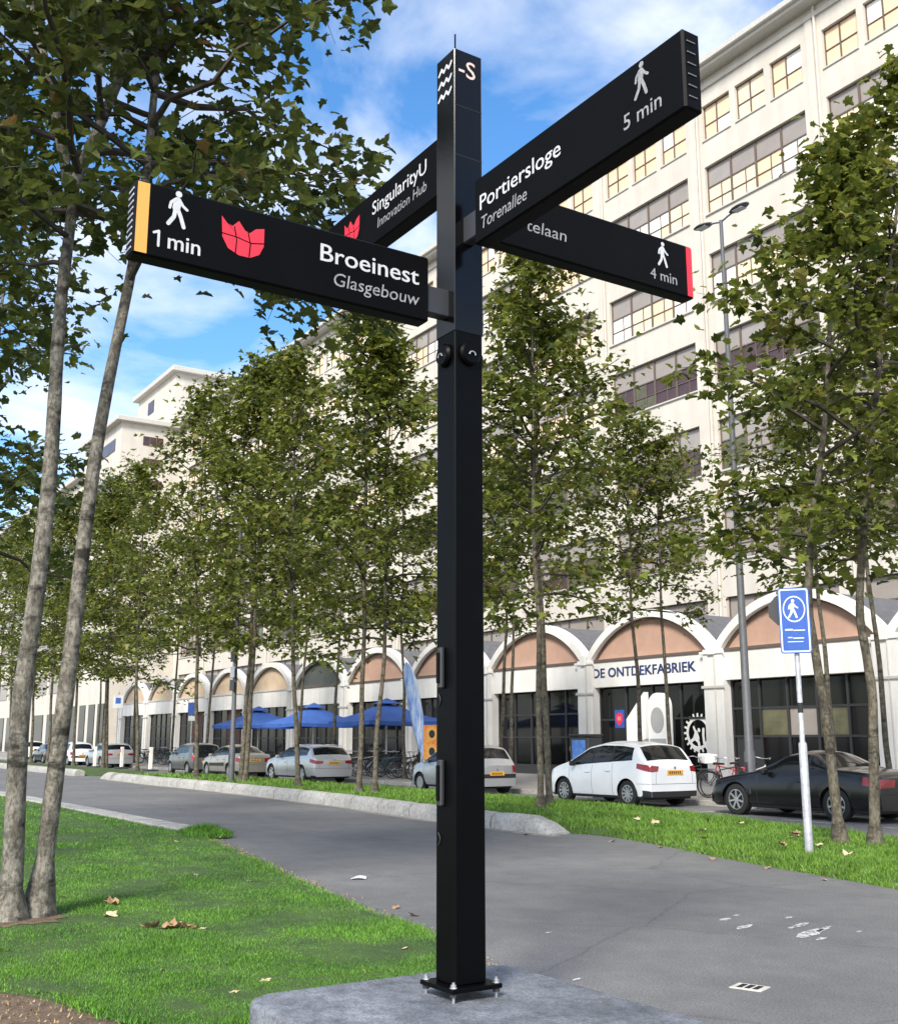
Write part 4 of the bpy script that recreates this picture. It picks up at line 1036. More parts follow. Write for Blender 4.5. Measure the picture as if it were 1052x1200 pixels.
# ================================================================ TERRACE
def umbrella(x, y, label, rz=0.0, s=1.0):
    u = empty('parasol', (x, y, .12), rz, label=label, cat='parasol', group='blue parasols')
    a = 2.0*s; mb = MB()
    ring_ = []
    for (hw, z) in ((.02,3.18),(.55,2.98),(a*.5,2.72),(a,2.36)):
        k = len(mb.v)
        for j in range(16):
            e = j//4; t = (j % 4)/4
            c = [(-1,-1),(1,-1),(1,1),(-1,1)]; p, q = c[e], c[(e+1) % 4]
            sag = 1 - .035*math.sin(math.pi*t)
            mb.v.append(((p[0]+(q[0]-p[0])*t)*hw*sag, (p[1]+(q[1]-p[1])*t)*hw*sag, z+(-.05*math.sin(math.pi*t) if hw > 1 else 0)))
        ring_.append(k)
    for i in range(3):
        for j in range(16): mb.f.append((ring_[i]+j, ring_[i+1]+j, ring_[i+1]+(j+1) % 16, ring_[i]+(j+1) % 16))
    cpy = obj('canopy', mb, M['umb'], u, smooth=25)
    mb = MB()
    for j in range(16):
        v = cpy.data.vertices[48+j].co; mb.v += [(v.x, v.y, v.z), (v.x*1.005, v.y*1.005, v.z-.18)]
    for j in range(16): k = (j+1) % 16; mb.f.append((2*j, 2*j+1, 2*k+1, 2*k))
    obj('valance', mb, M['umb'], cpy)
    mb = MB()
    for (hw, z) in ((.01,3.42),(.5,3.16)): mb.v += [(-hw,-hw,z),(hw,-hw,z),(hw,hw,z),(-hw,hw,z)]
    mb.f = [(j, 4+j, 4+(j+1) % 4, (j+1) % 4) for j in range(4)]
    obj('vent_cap', mb, M['umb'], cpy)
    obj('pole', MB().tube([(0,0,0),(0,0,3.3)], .035, 8), M['whitepost'], u)
    obj('base', MB().bbox(-.4,.4,-.4,.4,0,.12,.03), M['darkmetal'], u)
    for sx in (-1,1):
        for sy in (-1,1): obj('rib', MB().tube([(0,0,2.95),(sx*a*.5,sy*a*.5,2.66),(sx*a*.98,sy*a*.98,2.33)], .014, 5), M['whitepost'], u)
umbrella(-60.6, 26.0, 'blue square terrace parasol, leftmost of the three')
umbrella(-53.4, 26.0, 'blue square terrace parasol, middle one of three')
umbrella(-45.7, 26.0, 'blue square terrace parasol beside the feather flag')
# round terrace tables and chairs under the parasols
ch = None
def chair(x, y, rz, label):
    c = empty('terrace_chair', (x, y, .12), rz, label=label, cat='chair', group='terrace chairs')
    obj('seat', MB().bbox(-.22,.22,-.22,.22,.43,.46,.01), M['darkmetal'], c); obj('backrest', MB().bbox(-.22,.22,.19,.22,.55,.88,.01), M['darkmetal'], c)
    for sx in (-1,1):
        for sy in (-1,1): obj('leg', MB().tube([(sx*.2,sy*.2,0),(sx*.2,sy*.2,.43 if sy < 0 else .88)], .014, 5), M['darkmetal'], c)
    return c
first = True
for ux in (-60.6,-53.4,-45.7):
    for dx, dy in ((-1.0,-.4),(1.1,.3)):
        t = empty('terrace_table', (ux+dx, 26+dy, .12), label='small round dark terrace table under a blue parasol', cat='table', group='terrace tables')
        obj('top', MB().lathe([(0,.74),(.4,.74),(.4,.71),(0,.71)], n=18), M['darkmetal'], t); obj('leg', MB().tube([(0,0,.03),(0,0,.71)], .03, 8), M['darkmetal'], t); obj('base', MB().lathe([(0,.03),(.25,.03),(.25,0)], n=14), M['darkmetal'], t)
        for a in (20, 160, 270):
            q = R(a); pos = (ux+dx+.7*math.cos(q), 26+dy+.7*math.sin(q)); rz = q-math.pi/2
            if first: ch = chair(*pos, rz, 'dark metal terrace chair at a small table under a parasol'); first = False
            else:
                c = copy_tree(ch); c.location = (*pos, .12); c.rotation_euler = (0,0,rz)
# feather flag
fl = empty('feather_flag', (-36.85, 22.5, .12), R(15), label='tall blue and white feather flag left of the signpost', cat='flag')
pole = [(0,0,0),(-.02,0,1.5),(-.10,0,2.8),(-.32,0,3.8),(-.62,0,4.35),(-.86,0,4.50)]
obj('pole', MB().tube(pole, .018, 6), M['whitepost'], fl)
mb = MB(); prof = [(.75,.02,.10),(1.2,-.22,.12),(1.8,-.42,.10),(2.5,-.60,.04),(3.2,-.78,-.08),(3.8,-.92,-.26),(4.2,-.98,-.46),(4.42,-.95,-.66),(4.50,-.88,-.80)]
for (z_, xa, xb) in prof:
    for t in (0,.25,.5,.75,1): mb.v.append((xa+(xb-xa)*t, .05*math.sin(5*t+z_*1.5), z_))
for i in range(len(prof)-1):
    for j in range(4): a = i*5+j; mb.f.append((a, a+1, a+6, a+5))
o = obj('banner', mb, mat('blue_white_banner', (0.66,0.76,0.88), 0.6, base2=(0.06,0.20,0.60), var_scale=2.0, stretch=(2.2,2.2,.55)), fl, smooth=60)
so = o.modifiers.new('thickness', 'SOLIDIFY'); so.thickness = .008
obj('foot', MB().bbox(-.3,.3,-.3,.3,0,.05,.01), M['darkmetal'], fl)
# sunflower board
sb = empty('sunflower_board', (-35.9, 22.4, .12), R(15), label='orange board with dark sunflowers beside the silver hatchback', cat='sign')
obj('board', MB().bbox(-.45,.45,-.02,.02,.75,2.05,.006), mat('orange_board', (0.80,0.42,0.06), 0.6, base2=(0.62,0.10,0.04), var_scale=5), sb)
for k, z_ in enumerate((1.08, 1.72)):
    fw_ = obj('sunflower', MB().prism([((.34 if i % 2 else .24)*math.cos(math.pi*i/12), z_+(.34 if i % 2 else .24)*math.sin(math.pi*i/12)*.9) for i in range(24)], lambda u, v, w: (u, -.022-.006*w, v)), M['ochre'], sb)
    obj('flower_heart', MB().prism([(.15*math.cos(2*math.pi*i/16), z_+.15*math.sin(2*math.pi*i/16)) for i in range(16)], lambda u, v, w: (u, -.0295-.006*w, v)), M['trim'], fw_)
for sx in (-.4,.4): obj('leg', MB().tube([(sx,0,0),(sx,0,.76)], .02, 6), M['darkmetal'], sb)
# ================================================================ CARS
_wm = {}
def wheel_meshes(r, style):
    if (r, style) in _wm: return _wm[(r, style)]
    t = MB().lathe([(r*.66,-.10),(r*.9,-.105),(r*.985,-.085),(r,-.05),(r,.05),(r*.985,.085),(r*.9,.105),(r*.66,.10)], axis='y', n=36).mesh('tyre', 40); t.materials.append(M['tyre'])
    mb = MB()
    mb.lathe([(r*.67,-.085),(r*.69,-.095),(r*.62,-.098),(r*.60,-.07)], axis='y', n=30)
    mb.lathe([(0,-.092),(r*.14,-.092),(r*.15,-.075)], axis='y', n=14)
    ns_ = {'multi': 14, 'ten': 10, 'five': 5, 'disc': 6}[style]; w0 = {'multi': .016, 'ten': .022, 'five': .055, 'disc': .075}[style]
    for i in range(ns_):
        a = 2*math.pi*i/ns_; c, s_ = math.cos(a), math.sin(a)
        sk = (.22 if i % 2 else -.22) if style == 'multi' else 0
        c2_, s2_ = math.cos(a+sk), math.sin(a+sk)
        q = []
        for (rr, w_, cc, ss) in ((r*.10, w0*.8, c, s_), (r*.63, w0*1.1, c2_, s2_)):
            q += [(rr*cc-w_*ss, rr*ss+w_*cc), (rr*cc+w_*ss, rr*ss-w_*cc)]
        vs = [(q[0][0],-.09,q[0][1]),(q[1][0],-.09,q[1][1]),(q[3][0],-.094,q[3][1]),(q[2][0],-.094,q[2][1])]
        vs += [(x, -.07, z_) for x, _, z_ in vs]
        mb.add(vs, [(0,1,2,3),(0,4,5,1),(1,5,6,2),(2,6,7,3),(3,7,4,0)])
    rm = mb.mesh('rim', 40); rm.materials.append(M['rim'])
    d = MB().lathe([(0,-.045),(r*.64,-.045)], axis='y', n=24).mesh('brake'); d.materials.append(M['trim'])
    _wm[(r, style)] = (t, rm, d); return _wm[(r, style)]
def smooth_tab(tab, x, w=.05):
    return (lerp_tab(tab, x-w)+lerp_tab(tab, x-w*.5)+2*lerp_tab(tab, x)+lerp_tab(tab, x+w*.5)+lerp_tab(tab, x+w))/6
def make_car(name, sp_, paint, X, Y, label, cat='car'):
    """X = world x of the nose, tail towards +X; Y = centre line"""
    L, W, sill = sp_['L'], sp_['W'], sp_.get('sill', .20)
    root = empty(name, (X+L/2, Y, 0), label=label, cat=cat, group='cars parked along the street')
    zt_t, belt_t, (wf, wr), wr_r = sp_['top'], sp_['belt'], sp_['wheels'], sp_['r']
    xs0, xs1 = sp_['side']; ws0, ws1 = sp_['wind']; rg0, rg1 = sp_['rear']; pil = sp_['pillars']; tumble = sp_.get('tumble', .24)
    H = max(z_ for _, z_ in zt_t)
    xs = set(round(L*i/72, 4) for i in range(73))
    for v in (.015,.03,.06,L-.015,L-.03,L-.06,xs0,xs1,ws0,ws1,rg0,rg1): xs.add(round(v, 4))
    for p in pil: xs.add(round(p-.035, 4)); xs.add(round(p+.035, 4))
    for wx in (wf, wr):
        for q in (-1,-.97,-.88,-.7,-.45,0,.45,.7,.88,.97,1): xs.add(round(wx+q*(wr_r+.055), 4))
    xs = sorted(x for x in xs if 0 <= x <= L); xs = [x for i, x in enumerate(xs) if i == 0 or x-xs[i-1] > .004]
    def hw(x):
        h = W/2
        if x < .55: h *= 1-.26*((.55-x)/.55)**2.4
        if x > L-.45: h *= 1-.13*((x-L+.45)/.45)**2.2
        return h
    G_ = [(0,.925),(.12,.975),(.35,1.0),(.62,.997),(.80,.985),(.93,.962),(1,.94)]
    LT = [0,.07,.2,.4,.6,.78,.92,1]; WT = [.07,.36,.68,.92,1.0]; RT_ = [.10,.3,.6,1.0]
    def section(x):
        zt = smooth_tab(zt_t, x); b = min(smooth_tab(belt_t, x), zt-.03); h = hw(x)
        lo = sill + (.05 if (x < .25 or x > L-.25) else 0)
        for wx in (wf, wr):
            dx = abs(x-wx); ra = wr_r+.055
            if dx < ra: lo = max(lo, wr_r+math.sqrt(ra*ra-dx*dx))
        lo = min(lo, b-.06)
        pts = []
        for t in LT:
            z_ = lo+(b-lo)*t; pts.append((h*lerp_tab(G_, max(0, (z_-sill)/max(.05, b-sill))), z_))
        gh = max(0, zt-b); cr = .055*min(1, gh/.3)+.02
        ye = h*(.94-tumble*min(1, gh/(H-.9))**1.2) if gh > .06 else h*(.94-.06*gh/.06)
        ze = max(b+.012, zt-cr)
        for t in WT:
            bulge = .02*math.sin(math.pi*t)
            pts.append((h*.94+(ye-h*.94)*t+bulge*min(1, gh/.3), b+(ze-b)*t))
        for t in RT_: pts.append((ye*(1-t), ze+(zt-ze)*(1-(1-t)**2.2)))
        return pts
    secs = [section(x) for x in xs]; NR = len(secs[0]); S = len(xs); nL, nW = len(LT), len(WT)
    V = []; 
    for x, s_ in zip(xs, secs):
        for (y, z_) in s_: V.append((x-L/2, -y, z_))
        for (y, z_) in s_: V.append((x-L/2, y, z_))
    F = []; kinds = []
    def vid(i, j, side): return i*2*NR+side*NR+j
    for i in range(S-1):
        xm = (xs[i]+xs[i+1])/2
        gh = (secs[i][nL+nW-1][1]-secs[i][nL-1][1]+secs[i+1][nL+nW-1][1]-secs[i+1][nL-1][1])/2
        for j in range(NR-1):
            kd = 'body'
            if nL <= j < nL+nW-2 and xs0 < xm < xs1 and gh > .10: kd = 'side_window'
            if kd == 'side_window' and any(abs(xm-p) < .036 for p in pil): kd = 'pillar'
            if nL+nW <= j and ws0 < xm < ws1: kd = 'windscreen'
            if nL+nW <= j and rg0 < xm < rg1: kd = 'rear_window'
            for side in (0, 1):
                q = (vid(i,j,side), vid(i+1,j,side), vid(i+1,j+1,side), vid(i,j+1,side))
                F.append(q if side == 0 else q[::-1]); kinds.append((kd, side, xm, j))
    # end caps
    for i, sg in ((0,-1),(S-1,1)):
        base = len(V); K = 11
        for j in range(NR):
            y, z_ = secs[i][j]
            for c in range(K):
                u = -1+2*c/(K-1); V.append((xs[i]-L/2+sg*.05*(1-u*u)*min(1, y/.3), u*y, z_))
        for j in range(NR-1):
            for c in range(K-1):
                q = (base+j*K+c, base+j*K+c+1, base+(j+1)*K+c+1, base+(j+1)*K+c)
                F.append(q[::-1] if sg < 0 else q); kinds.append(('body', 2, xs[i], j))
    full = bpy.data.meshes.new('full'); full.from_pydata(V, [], F); full.update()
    nrm = [v.normal.copy() for v in full.vertices]
    def extract(nm, cond, m, off=0.0, smooth=35):
        mb = MB(); mp_ = {}
        for f, kd in zip(F, kinds):
            c = [sum(V[i][a] for i in f)/len(f) for a in range(3)]
            if not cond(kd, c): continue
            for i in f:
                if i not in mp_: mp_[i] = len(mb.v); mb.v.append(tuple(Vector(V[i])+nrm[i]*off))
            mb.f.append(tuple(mp_[i] for i in f))
        if not mb.f: return None
        return obj(nm, mb, m, root, smooth=smooth)
    body = extract('body', lambda k, c: k[0] == 'body', paint)
    for nm in ('windscreen', 'rear_window'): extract(nm, lambda k, c, nm=nm: k[0] == nm, M['carglass'])
    for side in (0, 1):
        edges = [xs0]+list(pil)+[xs1]
        for a, b in zip(edges, edges[1:]): extract('side_window', lambda k, c: k[0] == 'side_window' and k[1] == side and a < k[2] < b, M['carglass'])
    extract('pillar', lambda k, c: k[0] == 'pillar', M['trim'])
    def reg(nm, x0, x1, z0, z1, y0, y1, m, off=.005, sides=(-1,1)):
        for sg in sides:
            extract(nm, lambda k, c: x0 <= c[0]+L/2 <= x1 and z0 <= c[2] <= z1 and y0 <= c[1]*sg <= y1 and k[0] == 'body', m, off)
    def side_pt(x, z_, sg, off):
        s_ = section(x)[:nL+nW]; y = s_[-1][0]
        for (ya, za), (yb, zb) in zip(s_, s_[1:]):
            if za <= z_ <= zb: y = ya+(yb-ya)*(z_-za)/max(1e-5, zb-za); break
        return (x-L/2, sg*(y+off), z_)
    def end_pt(u, z_, sg, e, off):
        i_ = S-1 if e > 0 else 0; s_ = secs[i_][:nL+nW]; y = s_[-1][0]
        for (ya, za), (yb, zb) in zip(s_, s_[1:]):
            if za <= z_ <= zb: y = ya+(yb-ya)*(z_-za)/max(1e-5, zb-za); break
        return (xs[i_]-L/2+e*(.05*(1-u*u)+off), sg*u*y, z_)
    def lamp(nm, m, e, q_end, q_side):
        # q_end: (u inner, z lo, z hi), corner z lo/hi, q_side: (x reach, z lo, z hi)
        for sg in (-1, 1):
            mb = MB(); cols_ = []
            (u0, a0, b0_), (ac, bc), (xr, a1, b1) = q_end, q_side[0], q_side[1]
            for k in range(5):
                t = k/4; lo, hi = a0+(ac-a0)*t, b0_+(bc-b0_)*t
                cols_.append([end_pt(u0+(1-u0)*t, lo+(hi-lo)*w/4, sg, e, .006) for w in range(5)])
            for k in range(1, 8):
                t = k/7; lo, hi = ac+(a1-ac)*t, bc+(b1-bc)*t; x = (L-(L-xr)*t) if e > 0 else xr*t
                cols_.append([side_pt(min(max(x, .002), L-.002), lo+(hi-lo)*w/4, sg, .006) for w in range(5)])
            for c_ in cols_: mb.v += c_
            for i_ in range(len(cols_)-1):
                for w in range(4): a_ = i_*5+w; mb.f.append((a_, a_+5, a_+6, a_+1))
            obj(nm, mb, M[m], root, smooth=50)
    zb_ = sp_.get('bumper_z', .56)
    for sg in (-1, 1):
        obj('bumper_seam', MB().tube([side_pt(x, zb_, sg, .001) for x in (wr+wr_r+.06, wr+wr_r+.2, L-.2, L-.08, L-.02)]+[end_pt(u, zb_, sg, 1, .001) for u in (.98,.7,.35,0)], .005, 4), M['trim'], root)
        obj('tailgate_seam', MB().tube([end_pt(.80, zb_+(min(secs[-1][nL-1][1], sp_['belt'][-1][1])-.03-zb_)*k/4, sg, 1, .001) for k in range(5)], .004, 4), M['trim'], root)
    if 'tail' in sp_: lamp('tail_light', 'tail', 1, *sp_['tail'])
    if 'head' in sp_: lamp
    for (nm, x0, x1, z0, z1, y0, y1, m) in sp_['regions']: reg(nm, x0, x1, z0, z1, y0, y1, M[m])
    if sp_.get('skirt'): extract('lower_bumper', lambda k, c: c[0] > L/2-.25 and c[2] < sp_['skirt'] and k[0] == 'body', M['trim'], .005)
    extract('sill_trim', lambda k, c: k[3] == 0 and k[1] != 2 and c[2] < sill+.12 and k[0] == 'body', M['trim'], .004)
    # underbody and wheel wells
    obj('underbody', MB().box(.25-L/2, L/2-.2, -W/2*.84, W/2*.84, sill-.02, .62), M['trim'], root)
    for wx in (wf, wr):
        for sg in (-1, 1):
            t, rm, d = wheel_meshes(wr_r, sp_['rim'])
            w_ = obj('wheel', t, parent=root); w_.location = (wx-L/2, sg*(W/2-.125), wr_r); w_.rotation_euler.z = 0 if sg < 0 else math.pi
            obj('rim', rm, parent=w_); obj('brake_disc', d, parent=w_)
    for x in sp_['seams']:
        s_ = section(x)[:nL]
        for sg in (-1, 1): obj('door_seam', MB().tube([(x-L/2, sg*(y+.0005), z_) for y, z_ in s_], .0045, 4), M['trim'], root)
    for x in sp_['handles']:
        for sg in (-1, 1):
            y, z_ = section(x)[5]
            obj('door_handle', MB().bbox(x-.09-L/2, x+.09-L/2, sg*(y+.012)-.012, sg*(y+.012)+.012, z_-.012, z_+.018, .005), sp_.get('handle_mat') or paint, root)
    xm_ = sp_['mirror']
    for sg in (-1, 1):
        y, z_ = section(xm_)[nL-1]
        mb = MB().bbox(xm_-.06-L/2, xm_+.05-L/2, sg*(y+.11)-.085, sg*(y+.11)+.085, z_+.0, z_+.13, .03)
        obj('mirror', mb, sp_.get('mirror_mat') or paint, root)
    yw, zw = 0, lerp_tab(zt_t, rg1-.02)+.012
    if sp_.get('wiper', True): obj('rear_wiper', MB().tube([(rg1-L/2, .0, zw), (rg1-.03-L/2, -.18, zw+.05), (rg1-.05-L/2, -.36, zw+.06)], .008, 5), M['trim'], root)
    obj('badge', MB().lathe([(0,L/2+.058),(.035,L/2+.056),(.04,L/2+.045)], (0,0,sp_['plate'][1]+.11), 'x', 14), M['chrome'], root)
    if sp_.get('rails'):
        for sg in (-1, 1): obj('roof_rail', MB().tube([(x-L/2, sg*(section(x)[nL+nW-1][0]-.02), section(x)[nL+nW-1][1]+.055) for x in sp_['rails']], .014, 6), M['chrome'], root)
    px_, pz_ = L+.045, sp_['plate'][1]
    pt = obj('number_plate', MB().bbox(px_-L/2, px_+.018-L/2, -.26, .26, pz_-.055, pz_+.055, .003), M['plate'], root)
    for k_ in range(6): obj('plate_mark', MB().box(px_+.0185-L/2, px_+.020-L/2, -.20+.068*k_, -.165+.068*k_, pz_-.03, pz_+.03), M['trim'], pt)
    bpy.data.meshes.remove(full)
    return root
def paintm(n, c, metal=0.0, rough=.3): return mat(n, c, rough, metal=metal, coat=.25 if max(c) < .01 else .7, var=.04, var_scale=2)
mpv = dict(tail=((.74,.86,.98),((.84,1.0),(3.68,.93,1.05))), head=((.6,.60,.64),((.60,.66),(.62,.76,.90))), L=4.08, W=1.75, r=.315, rim='ten', wheels=(.82,3.31), side=(1.12,3.50), wind=(1.0,1.72), rear=(3.60,3.90), pillars=(1.98,2.75), tumble=.22,
    top=[(0,.66),(.05,.76),(.2,.87),(.6,1.0),(.95,1.09),(1.75,1.50),(2.3,1.595),(3.1,1.575),(3.55,1.52),(3.66,1.46),(3.93,1.10),(4.03,1.02),(4.08,.94)],
    belt=[(0,.62),(.3,.78),(.9,.93),(2,.99),(3.6,1.10),(4.08,1.0)], seams=(1.06,1.98,2.78), handles=(1.82,2.62), mirror=1.30, plate=(4.09,.83), skirt=.42,
    regions=[])
mpv['mirror_mat'] = M['trim']
hatch = dict(tail=((.84,.66,.86),((.66,.86),(3.68,.70,.90))), head=((.6,.58,.64),((.56,.66),(.4,.64,.80))), L=3.83, W=1.66, r=.29, rim='disc', wheels=(.72,3.18), side=(1.02,3.20), wind=(.98,1.62), rear=(3.40,3.62), pillars=(2.05,2.75), tumble=.24,
    top=[(0,.66),(.05,.74),(.2,.84),(.6,.95),(.95,1.02),(1.65,1.44),(2.1,1.54),(3.0,1.50),(3.32,1.44),(3.42,1.37),(3.66,1.0),(3.78,.93),(3.83,.86)],
    belt=[(0,.62),(.3,.76),(.9,.88),(2,.93),(3.4,.97),(3.83,.92)], seams=(.98,2.05), handles=(1.9,), mirror=1.18, plate=(3.85,.62),
    regions=[('bumper_strip',3.5,3.9,.50,.56,0,.95,'trim')])
estate = dict(tail=((.62,.74,.84),((.72,.86),(4.38,.80,.92))), head=((.6,.54,.60),((.54,.62),(.5,.64,.76))), L=4.70, W=1.80, r=.325, rim='five', wheels=(.86,3.70), side=(1.45,4.10), wind=(1.32,2.05), rear=(4.15,4.46), pillars=(2.38,3.20), tumble=.25,
    top=[(0,.62),(.05,.74),(.2,.84),(.8,.96),(1.30,1.03),(2.05,1.41),(2.6,1.47),(3.6,1.45),(4.05,1.40),(4.18,1.35),(4.50,1.04),(4.62,.97),(4.70,.88)],
    belt=[(0,.60),(.3,.74),(1.2,.90),(2.2,.93),(4.1,1.02),(4.7,.94)], seams=(1.42,2.40,3.25), handles=(2.25,3.08), mirror=1.62, plate=(4.71,.76), rails=(2.3,2.8,3.4,4.0),
    regions=[('chrome_strip',4.5,4.8,.36,.40,0,.95,'chrome')])
sedan = dict(tail=((.60,.68,.84),((.66,.84),(4.22,.72,.88))), head=((.6,.52,.58),((.52,.60),(.4,.60,.72))), L=4.45, W=1.72, r=.30, rim='ten', wheels=(.84,3.48), side=(1.38,3.62), wind=(1.25,1.95), rear=(3.10,3.72), pillars=(2.28,3.02), tumble=.25,
    top=[(0,.60),(.05,.72),(.2,.82),(.8,.93),(1.22,.99),(1.95,1.38),(2.4,1.43),(2.95,1.40),(3.72,1.06),(4.2,1.02),(4.38,.98),(4.45,.88)],
    belt=[(0,.58),(.3,.72),(1.2,.88),(2.2,.91),(3.8,.97),(4.45,.92)], seams=(1.35,2.28,3.05), handles=(2.15,2.92), mirror=1.5, plate=(4.46,.75),
    regions=[('side_strip',.9,3.4,.52,.57,.7,1.0,'trim')])
city = dict(tail=((.76,.68,.84),((.68,.86),(3.42,.74,.95))), head=((.6,.58,.64),((.58,.66),(.4,.66,.82))), L=3.54, W=1.64, r=.29, rim='ten', wheels=(.58,3.00), side=(.98,3.08), wind=(.82,1.50), rear=(3.22,3.42), pillars=(1.95,2.55), tumble=.2,
    top=[(0,.66),(.05,.76),(.2,.86),(.5,.96),(.80,1.03),(1.50,1.42),(2.0,1.50),(2.9,1.47),(3.20,1.42),(3.28,1.34),(3.44,.98),(3.50,.92),(3.54,.86)],
    belt=[(0,.62),(.3,.76),(.9,.92),(2,.95),(3.2,1.02),(3.54,.94)], seams=(.95,1.95,2.58), handles=(1.82,2.5), mirror=1.12, plate=(3.55,.60),
    regions=[('tailgate_glass',3.40,3.6,.80,1.1,0,.52,'carglass')])
coupe = dict(tail=((.5,.70,.84),((.68,.86),(4.25,.74,.90))), head=((.62,.50,.56),((.48,.57),(.34,.54,.68))), L=4.58, W=1.82, r=.33, rim='multi', wheels=(.92,3.58), side=(1.72,3.30), wind=(1.48,2.20), rear=(2.95,3.55), pillars=(2.86,), tumble=.27,
    top=[(0,.58),(.05,.68),(.2,.77),(.8,.89),(1.45,.98),(2.22,1.35),(2.55,1.40),(2.9,1.385),(3.6,1.06),(4.1,1.03),(4.45,.98),(4.58,.88)],
    belt=[(0,.56),(.3,.68),(1.4,.87),(2.4,.90),(3.6,.95),(4.58,.90)], seams=(1.55,2.95), handles=(2.72,), mirror=1.84, plate=(4.59,.74),
    regions=[('rub_strip',.5,4.2,.50,.535,.7,1.0,'darkmetal')])
white_p = paintm('white_car_paint', (.78,.79,.80)); silver = paintm('silver_car_paint', (.48,.49,.50), .55, .32); beige = paintm('beige_car_paint', (.33,.315,.265), .5, .34)
greyp = paintm('dark_grey_car_paint', (.12,.125,.13), .5, .34); blackp = paintm('black_car_paint', (.004,.004,.005), 0, .25); darkp = paintm('dark_blue_car_paint', (.02,.025,.04), .2, .3)
make_car('parked_car', coupe, blackp, -17.78-.92, 19.86, 'black two door coupe with multi spoke alloy wheels at the right')
make_car('parked_car', mpv, white_p, -23.85-.80, 19.83, 'white five door hatchback with red rear lights right of the signpost')
make_car('parked_car', hatch, silver, -31.2-.72, 19.80, 'silver small hatchback half hidden behind the signpost')
make_car('parked_car', estate, silver, -42.75-.86, 19.85, 'silver estate car with roof rails left of the signpost')
make_car('parked_car', sedan, beige, -50.1-.84, 19.85, 'beige grey saloon between the silver estate and grey city car')
make_car('parked_car', city, greyp, -55.1-.58, 19.80, 'dark grey upright city car behind the beige saloon')
make_car('parked_car', estate, silver, -72.2, 20.2, 'silver estate car beyond the white bollards, nearest of the far cars')
make_car('parked_car', hatch, white_p, -79.6, 20.2, 'white small car parked beyond the far silver estate')
make_car('parked_car', sedan, darkp, -86.5, 20.2, 'dark saloon among the far cars on the left edge')
make_car('parked_car', mpv, white_p, -93.5, 20.2, 'white car farthest away on the left edge')

